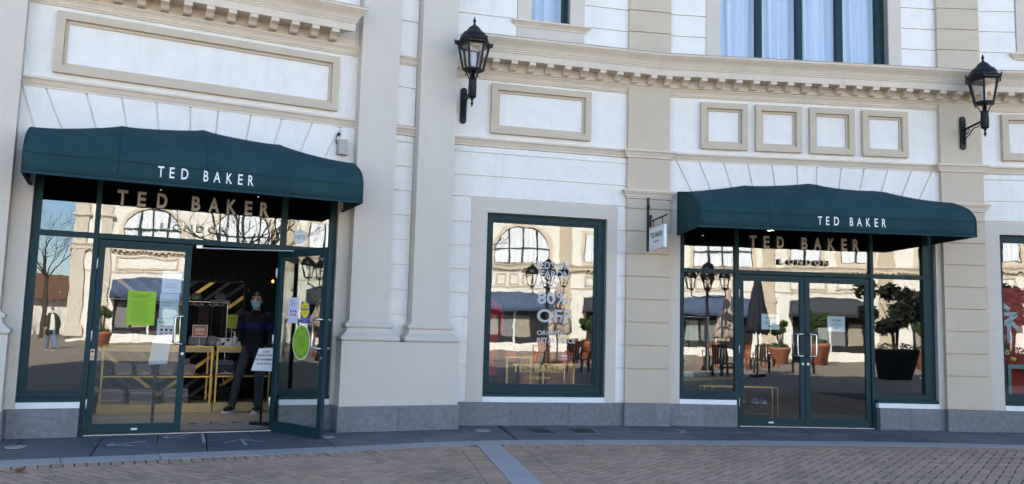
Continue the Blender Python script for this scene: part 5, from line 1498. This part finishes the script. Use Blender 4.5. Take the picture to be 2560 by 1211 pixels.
# drain covers
for k, (pxs, lb) in enumerate((((1306,1366,1395,1340), 'left one of two square drain covers under the display window'), ((1412,1478,1500,1440), 'right one of two square drain covers under the display window'))):
    y0_, y1_ = 1073, 1086
    q = [Vector(gp(pxs[3], y1_)), Vector(gp(pxs[2], y1_)), Vector(gp(pxs[1], y0_)), Vector(gp(pxs[0], y0_))]
    c = sum(q, Vector((0,0)))/4
    a = thing('drain_cover', lb, 'drain cover', T(c.x, c.y), 'drain covers in the pavement')
    R0 = T(c.x, c.y)
    qq = [p-c for p in q]
    obj('cover_frame', MB().prism_xy([tuple(p) for p in qq], .004, .0095), 'granite', a, R0)
    obj('cover_plate', MB().prism_xy([tuple(p*.84) for p in qq], .0096, .0112), 'drain', a, R0)
for k, (px, py, lb) in enumerate(((1207,1078,'round metal uplight set in the pavement right of the pier'), (815,1094,'round metal uplight set in the pavement beside the open door'), (40,1120,'round metal uplight set in the pavement at the left edge'))):
    x, y = gp(px, py)
    a = thing('ground_uplight', lb, 'ground light', T(x, y), 'round uplights in the pavement')
    obj('ring', MB().lathe([(.105,.004),(.105,.011),(.08,.0125),(.078,.006)], 0, 0, 28), 'alu', a, T(x, y)); obj('lens', MB().lathe([(.078,.004),(.078,.0085)], 0, 0, 24), 'kerb', a, T(x, y))
# fallen leaves
for k, (px, py, s_, lb) in enumerate(((437,1079,.07,'curled brown leaf by the threshold of the left door'), (48,1181,.085,'brown leaf on the pavers at the left edge'), (1205,1090,.06,'brown leaf on the flagstones beside the uplight'), (1112,1067,.05,'brown leaf leaning against the pier plinth'), (1740,1117,.03,'tiny dark leaf on the pavers near the kerb at the right'))):
    x, y = gp(px, py); mb = MB(); n = 7; vs, fs = [], []
    for i in range(n+1):
        t_ = i/n; w_ = math.sin(math.pi*min(1, t_*1.05))**.7*.38*(1+.25*(i % 2)); z = .02 + .25*abs(t_-.5) + .06*math.sin(k+i)
        vs += [(t_-.5, -w_, z+.30*w_), (t_-.5, 0, z), (t_-.5, w_, z+.22*w_)]
    for i in range(n): b_ = 3*i; fs += [(b_, b_+3, b_+4, b_+1), (b_+1, b_+4, b_+5, b_+2)]
    mb.add([(a_*s_*1.6, b2*s_*1.3, c_*s_) for a_, b2, c_ in vs], fs, True)
    o = obj('fallen_leaf', mb, 'leaf_brown', None, T(x, y, .012) @ RZ(k*1.7), label=lb, cat='leaf'); solidify(o, .0015)

# ================================================================== ACROSS THE SQUARE (seen in the glass)
OB = thing('facing_building', 'sunlit cream building across the square, seen reflected in the shop glass', 'building', FO)
HO = 9.6
def arch_poly(x0, x1, z0, zs, n=14, grow=0.0):
    xc, r = (x0+x1)/2, (x1-x0)/2 + grow
    return [(xc-r, z0), (xc+r, z0)] + [(xc + r*math.cos(math.pi*k/n), zs + r*.86*math.sin(math.pi*k/n)) for k in range(n+1)]
o_w = obj('wall', MB().box(-24, 10.15, 0, .4, 0, HO), 'stucco', OB, FO)
obj('roof', MB().box(-24, 10.15, 0, 8, HO+.002, HO+.3), 'lead', OB, FO); obj('side_wall', MB().box(9.75, 10.15, .401, 8, 0, HO), 'stucco', OB, FO)
for pr, nm in ((BELT, 'belt_moulding'), (ARCH, 'architrave'), (CORN, 'cornice')): obj(nm, MB().sweep(pr, -24, 10.2), 'trim', OB, FO)
obj('frieze', MB().sweep(FRIEZE, -24, 10.2), 'trim', OB, FO)
mr = MB()
for k in range(130): mr.box(-24+.2655*k-.05, -24+.2655*k+.05, -.28, -.03, 5.03, 5.119)
obj('modillion_row', mr, 'trim', OB, FO, kind='stuff')
for a_, b_ in ((9.5, 10.12), (8.25, 8.85), (-1.8, -1.05), (-8.3, -7.5), (-14.5, -13.8), (-20, -19.3)):
    big = a_ > 8
    p = obj('pilaster', MB().box(a_, b_, -.22 if big else -.11, .02, .3, HO if not big else HO+.4), 'taupe' if big else 'sand', OB, FO)
    if big:
        obj('capital', MB().rect_sweep(a_, b_, .22, [(0,6.9),(.03,6.92),(.12,7.0),(.14,7.0),(.14,7.1),(0,7.12)], .02), 'trim', p, FO); obj('base', MB().rect_sweep(a_, b_, .22, [(.16,.3),(.16,.9),(.1,1.0),(.02,1.1),(0,1.12)], .02), 'taupe', p, FO)
    else: obj('capital', MB().rect_sweep(a_, b_, .11, [(e, z) for e, z in CAPP], .02), 'trim', p, FO)
for x0, x1, z0, zs in ((-.45, 3.0, 5.5, 6.4), (4.7, 7.65, 5.5, 6.35), (-12.8, -9.6, 5.5, 6.4)):
    wdw = obj('window', MB().prism_xz(arch_poly(x0, x1, z0, zs, grow=.22), -.06, .01), 'trim', OB, FO)
    obj('opening', MB().prism_xz(arch_poly(x0, x1, z0, zs), -.075, -.065), 'dark', wdw, FO)
    nb_ = 4; st = (x1-x0)/nb_; xc_, rr_ = (x0+x1)/2, (x1-x0)/2
    def ztop(x): return zs + rr_*.86*math.sqrt(max(0.0, 1-((x-xc_)/rr_)**2))
    for k in range(nb_):
        cm_ = curtain_mb(x0+st*k+.05, x0+st*(k+1)-.05, z0, 1.0, -.13, .2, .035, seed=k+80)
        cm_.v = [(x, y, z0 if abs(z-z0) < 1e-6 else (max(z0+.05, ztop(x)-.1) if z == 1.0 else (z0+max(z0+.05, ztop(x)-.1))/2)) for x, y, z in cm_.v]
        obj('curtain', cm_, 'curtain', wdw, FO)
        if k: obj('mullion', MB().box(x0+st*k-.05, x0+st*k+.05, -.22, -.076, z0, ztop(x0+st*k)-.03), 'green', wdw, FO)
    obj('transom', MB().box(x0, x1, -.225, -.19, zs-.04, zs+.04), 'green', wdw, FO)
for x0, x1 in ((-4.4, -2.6), (-7.2, -5.4), (-17.5, -15.5)):
    wdw = obj('window', MB().box(x0-.2, x1+.2, -.06, .01, 5.5, 7.6), 'trim', OB, FO); obj('opening', MB().box(x0, x1, -.08, -.061, 5.7, 7.4), 'dark', wdw, FO)
    for k in range(2): obj('curtain', curtain_mb(x0+.05+k*(x1-x0)/2, x0-.05+(k+1)*(x1-x0)/2, 5.72, 7.38, -.12, .2, .03, seed=k), 'curtain', wdw, FO)
for a_, b_ in ((4.75, 8.0), (.6, 1.25), (1.45, 2.1), (2.3, 2.95), (3.15, 3.8), (-4.7, -2.6), (-7.0, -5.2), (-12, -10)):
    obj('panel_frame', MB().ring_xz(a_, b_, 4.1, 4.82, .10, -.07, .01), 'sand', OB, FO)
obj('plinth_wall', MB().box(-24, 10.1, -.12, .0, .0, .5), 'stucco', OB, FO)
for k, (a_, b_, m, lb) in enumerate(((4.2, 8.1, 'awning_blue', 'blue shop awning across the square, nearest the tall pilasters'), (-.6, 3.9, 'awning_blue', 'blue shop awning across the square under the arched window'), (-7.0, -2.6, 'awning_grey', 'dark grey shop awning across the square'), (-13, -9, 'awning_grey', 'dark grey shop awning across the square, far end'))):
    sh_ = obj('shop_glazing', MB().box(a_+.2, b_-.2, -.05, .0, .5, 3.0), 'dark', OB, FO)
    for q in range(4):
        x = a_+.3+(b_-a_-.6)*q/4
        obj('shop_display', MB().box(x+.1, x+(b_-a_)*.2, -.09, -.055, .9, 2.2), ('tablegreen', 'garment_dark', 'garment_sand', 'greybag')[(q+k) % 4], sh_, FO)
    obj('shop_post', MB().box((a_+b_)/2-.06, (a_+b_)/2+.06, -.12, -.091, .5, 2.95), 'offwhite', sh_, FO)
    a = thing('awning', lb, 'awning', FO @ T(a_, 0, 2.5))
    pf = [(0,3.45),(.4,3.40),(.8,3.22),(1.05,3.0),(1.1,2.85),(1.1,2.45)]
    vs, fs = [], []; nx = 12
    for i in range(nx+1):
        t_ = i/nx; r_ = .25*(1-(2*t_-1)**2)
        for o_, z in pf: vs.append((a_+(b_-a_)*t_, -o_, z + r_*max(0, min(1, (z-2.85)/.6))))
    n = len(pf)
    for i in range(nx):
        for j in range(n-1): fs.append((i*n+j, i*n+j+1, (i+1)*n+j+1, (i+1)*n+j))
    c_ = obj('canopy', MB().add(vs, fs, True), m, a, FO); solidify(c_, .01)
    for x in (a_, b_): e_ = obj('end_panel', MB().add([(x, -o_, z) for o_, z in pf] + [(x, 0, 2.45)], [tuple(range(n+1))]), m, a, FO); solidify(e_, .01)
# lower far pieces beyond the end of that building
FB = FO @ T(16, 19)
fb = thing('far_building', 'low brown roofed building far across the square', 'building', FB)
obj('wall', MB().box(-8, 24, 0, 6, 0, 2.6), 'stucco', fb, FB); obj('roof', MB().prism_xz([(-9,2.6),(25,2.6),(22,4.4),(-6,4.4)], -1, 7), 'roofbrown', fb, FB)

# ---- street lamp with several lanterns
def lamp_post(x, y, label):
    W = T(x, y); a = thing('street_lamp', label, 'street lamp', W)
    obj('post', MB().lathe([(.20,0),(.20,.1),(.14,.18),(.12,.5),(.08,.6),(.06,2.6),(.05,3.1)], 0, 0, 16), 'black_metal', a, W)
    for k in range(5):
        an = k*2*math.pi/4 + .4; r_ = .62 if k < 4 else 0; zb_ = 2.95 if k < 4 else 3.2
        cx_, cy_ = r_*math.cos(an), r_*math.sin(an)
        if k < 4: obj('arm', MB().tube([(0,0,2.75),(cx_*.5,cy_*.5,2.62),(cx_,cy_,2.75),(cx_,cy_,2.95)], .022, 6), 'black_metal', a, W)
        obj('lantern', MB().lathe([(.05,zb_),(.13,zb_+.05),(.14,zb_+.07)], cx_, cy_, 6, False).lathe([(.24,zb_+.48),(.26,zb_+.52),(.19,zb_+.68),(.06,zb_+.78),(.015,zb_+.82),(.015,zb_+.95)], cx_, cy_, 12), 'black_metal', a, W)
        cg = MB()
        for q in range(6):
            b_ = q*math.pi/3; cg.tube([(cx_+.13*math.cos(b_), cy_+.13*math.sin(b_), zb_+.06), (cx_+.225*math.cos(b_), cy_+.225*math.sin(b_), zb_+.48)], .014, 5)
        obj('cage', cg, 'black_metal', a, W); obj('bulb', MB().sphere((cx_, cy_, zb_+.25), .06, 8, 6, (1, 1, 1.8)), 'white', a, W)
lamp_post(10.1, -5.1, 'black street lamp with five lanterns in the square')
lamp_post(24.5, -12.5, 'second black street lamp nearer the building across the square')
def parasol(x, y, h, m, label, r=.36):
    W = T(x, y); a = thing('closed_parasol', label, 'parasol', W)
    obj('pole', MB().lathe([(.28,0),(.28,.08),(.03,.1),(.025,h)], 0, 0, 14), 'woodblack', a, W)
    n = 28; prof = [(.02,h+.02),(.07,h-.1),(.14,h-.5),(.22,h-1.0),(r*.95,h-1.7),(r,h-2.05),(r*.8,h-2.1)]; vs, fs = [], []
    for i, (rr, z) in enumerate(prof):
        for k in range(n):
            an = 2*math.pi*k/n; q = rr*(1+.22*math.sin(k*2*math.pi*7/n)*(i/6)); vs.append((q*math.cos(an), q*math.sin(an), z + .06*math.sin(k*2.1)*(1 if i == 6 else 0)))
    for i in range(len(prof)-1):
        for k in range(n): fs.append((i*n+k, i*n+(k+1) % n, (i+1)*n+(k+1) % n, (i+1)*n+k))
    obj('canopy', MB().add(vs, fs, True), m, a, W)
parasol(11.7, -7.0, 3.3, 'parasol_beige', 'closed beige parasol in the square', .5)
parasol(10.4, -1.6, 3.5, 'parasol_dark', 'closed dark parasol standing in the shade of the square')
def leaf_ball(c, r, n, s_, rnd, sq=1.0):
    mb = MB()
    for _ in range(n):
        while True:
            p = Vector((rnd.uniform(-1,1), rnd.uniform(-1,1), rnd.uniform(-1,1)))
            if .25 < p.length < 1: break
        p = Vector((p.x*r, p.y*r, p.z*r*sq)) + Vector(c)
        d = Vector((rnd.gauss(0,1), rnd.gauss(0,1), rnd.gauss(0,.7))).normalized(); q = d.cross(Vector((rnd.gauss(0,1), rnd.gauss(0,1), rnd.gauss(0,1)))).normalized()
        mb.add([p-d*s_, p+q*s_*.4, p+d*s_, p-q*s_*.4], [(0,1,2,3)])
    return mb
def potted(x, y, pot_h, pot_r, crown_z, crown_r, m, label, seed, n_leaf=2200, lm='leafgreen'):
    rnd = random.Random(seed); W = T(x, y); a = thing('potted_shrub', label, 'potted plant', W)
    obj('pot', MB().lathe([(pot_r*.7,0),(pot_r*.95,pot_h*.85),(pot_r,pot_h*.86),(pot_r,pot_h),(pot_r*.85,pot_h),(pot_r*.85,pot_h*.9)], 0, 0, 24), m, a, W)
    st = MB()
    for k in range(6):
        an = k*1.05+seed; st.tube([(.06*math.cos(an), .06*math.sin(an), pot_h*.85), (.12*math.cos(an), .12*math.sin(an), (pot_h+crown_z)/2), (.35*crown_r*math.cos(an), .35*crown_r*math.sin(an), crown_z)], [.03,.022,.012], 6)
    cr = MB()
    for k in range(11):
        d_ = Vector((rnd.gauss(0,1), rnd.gauss(0,1), rnd.gauss(.1,.8))).normalized()*crown_r*rnd.uniform(.4,1.05 if lm == 'leaf_shaded' else .8)
        c2 = leaf_ball((d_.x, d_.y, crown_z+d_.z*.85), crown_r*(rnd.uniform(.2,.42) if lm == 'leaf_shaded' else rnd.uniform(.3,.5)), n_leaf//22 if lm == 'leaf_shaded' else n_leaf//11, .14 if lm == 'leaf_shaded' else .085, rnd, .8); cr.add(c2.v, c2.f)
    obj('stem', st, 'bark', a, W); obj('crown', cr, lm, a, W)
    obj('underplanting', leaf_ball((0,0,pot_h+.05), pot_r*.9, 300, .06, rnd, .3), lm, a, W)
potted(19.4, -14.0, 1.05, .62, 2.35, .72, 'terracotta', 'bushy shrub in a terracotta pot in the sunlit square', 5)
potted(17.2, -13.4, .8, .5, 1.7, .45, 'terracotta', 'smaller shrub in a terracotta pot beside the bushy one', 6)
potted(15.2, -1.4, 1.0, .75, 2.6, 1.25, 'dark', 'tall shrub with shade coloured leaves in a dark planter in the shade of the square', 8, 3800, 'leaf_shaded')
potted(9.4, -20.5, .7, .45, 1.5, .4, 'terracotta', 'small terracotta planter far left in the square', 9)
potted(22.6, -10.2, .9, .5, 1.9, .5, 'terracotta', 'terracotta planter near the second street lamp', 12)
def chair(x, y, rz, m, label):
    W = T(x, y) @ RZ(rz); a = thing('garden_chair', label, 'chair', W)
    obj('seat', MB().box(-.28, .28, -.27, .27, .40, .44), m, a, W)
    for k in range(6): obj('slat', MB().box(-.26+.09*k, -.20+.09*k, .25, .28, .44, .95), m, a, W)
    obj('top_rail', MB().box(-.28, .28, .245, .285, .951, 1.0), m, a, W)
    for sx in (-1, 1):
        for sy in (-1, 1): obj('leg', MB().box(sx*.27-.03, sx*.27+.03, sy*.25-.03, sy*.25+.03, 0, .399), m, a, W)
        obj('armrest', MB().box(sx*.30-.035, sx*.30+.035, -.28, .28, .64, .67), m, a, W); obj('arm_post', MB().box(sx*.30-.02, sx*.30+.02, -.27, -.22, .44, .64), m, a, W)
for x, y, rz, m, lb in ((12.0,-4.6,.4,'woodblack','black garden chair in the square, nearest the street lamp'), (13.4,-4.2,2.6,'woodblack','black garden chair in the square, facing the other black one'), (9.0,-1.0,1.0,'woodblack','black garden chair beside the dark parasol'), (11.2,-7.4,.2,'woodred','red brown garden chair left of the beige parasol'), (12.6,-7.0,3.0,'woodred','red brown garden chair in front of the beige parasol'), (14.6,-9.2,1.7,'woodred','red brown garden chair behind the beige parasol')): chair(x, y, rz, m, lb)
# ---- bare tree
def tree(x, y, h, seed, label):
    rnd = random.Random(seed); W = T(x, y); a = thing('bare_tree', label, 'tree', W); mb = MB(); tr = MB()
    tr.tube([(0,0,-.1),(.03,0,h*.2),(-.02,.04,h*.42)], [.17,.14,.11], 10)
    def grow(p, d, l, r, dep):
        pts = [p]; q = p
        for i in range(4):
            d = (d + Vector((rnd.gauss(0,.14), rnd.gauss(0,.14), rnd.gauss(.03,.1)))).normalized(); q = q + d*l/4; pts.append(q)
        mb.tube(pts, [r*(1-.13*i) for i in range(5)], 5)
        if dep <= 0: return
        for k in range(3 if dep > 1 else 3):
            b_ = pts[rnd.choice((2,3,4))]
            nd_ = (d + Vector((rnd.gauss(0,.6), rnd.gauss(0,.6), rnd.gauss(.1,.35)))).normalized()
            grow(b_, nd_, l*rnd.uniform(.55,.8), r*.5, dep-1)
    for k in range(6):
        an = k*1.05+rnd.random(); grow(Vector((-.02,.04,h*.40)), Vector((math.cos(an)*.8, math.sin(an)*.8, 1)).normalized(), h*.28, .06, 4)
    obj('trunk', tr, 'bark', a, W); obj('crown', mb, 'bark', a, W)
tree(4.1, -1.4, 6.2, 4, 'bare branching tree in the square seen in the transom glass')
tree(12.1, -34.1, 9, 7, 'bare tree beyond the end of the building across the square')
tree(9.5, -36.5, 9.5, 9, 'second bare tree far across the square')
# ---- woman walking across the square
WW = T(4.9, -15.1) @ RZ(RAD(200))
JW = dict(pelvis=(0,0,.90), waist=(0,0,1.06), chest=(0,0,1.24), neck=(0,0,1.39), neck2=(0,-.01,1.45), head=(0,-.015,1.52), headc=(0,-.02,1.56),
    lhip=(-.09,0,.85), lkn=(-.10,-.14,.48), lan=(-.10,-.20,.10), ltoe=(-.10,-.34,.05), rhip=(.09,0,.85), rkn=(.09,.02,.47), ran=(.09,.24,.12), rtoe=(.09,.12,.04),
    lsh=(-.17,0,1.34), lel=(-.21,.10,1.10), lwr=(-.20,.05,.87), lhd=(0,-.2,-1), lhs=(0,1,0), rsh=(.17,0,1.34), rel=(.21,-.06,1.09), rwr=(.19,-.20,.92), rhd=(0,-.4,-.9), rhs=(0,1,-.3))
person('woman in a dark coat and jeans walking, reflected in the left glass', WW, JW, 'white', 'jeans', 'long', None, 'mask_white', 'skin_light', .88, 0, 'coat_dark')
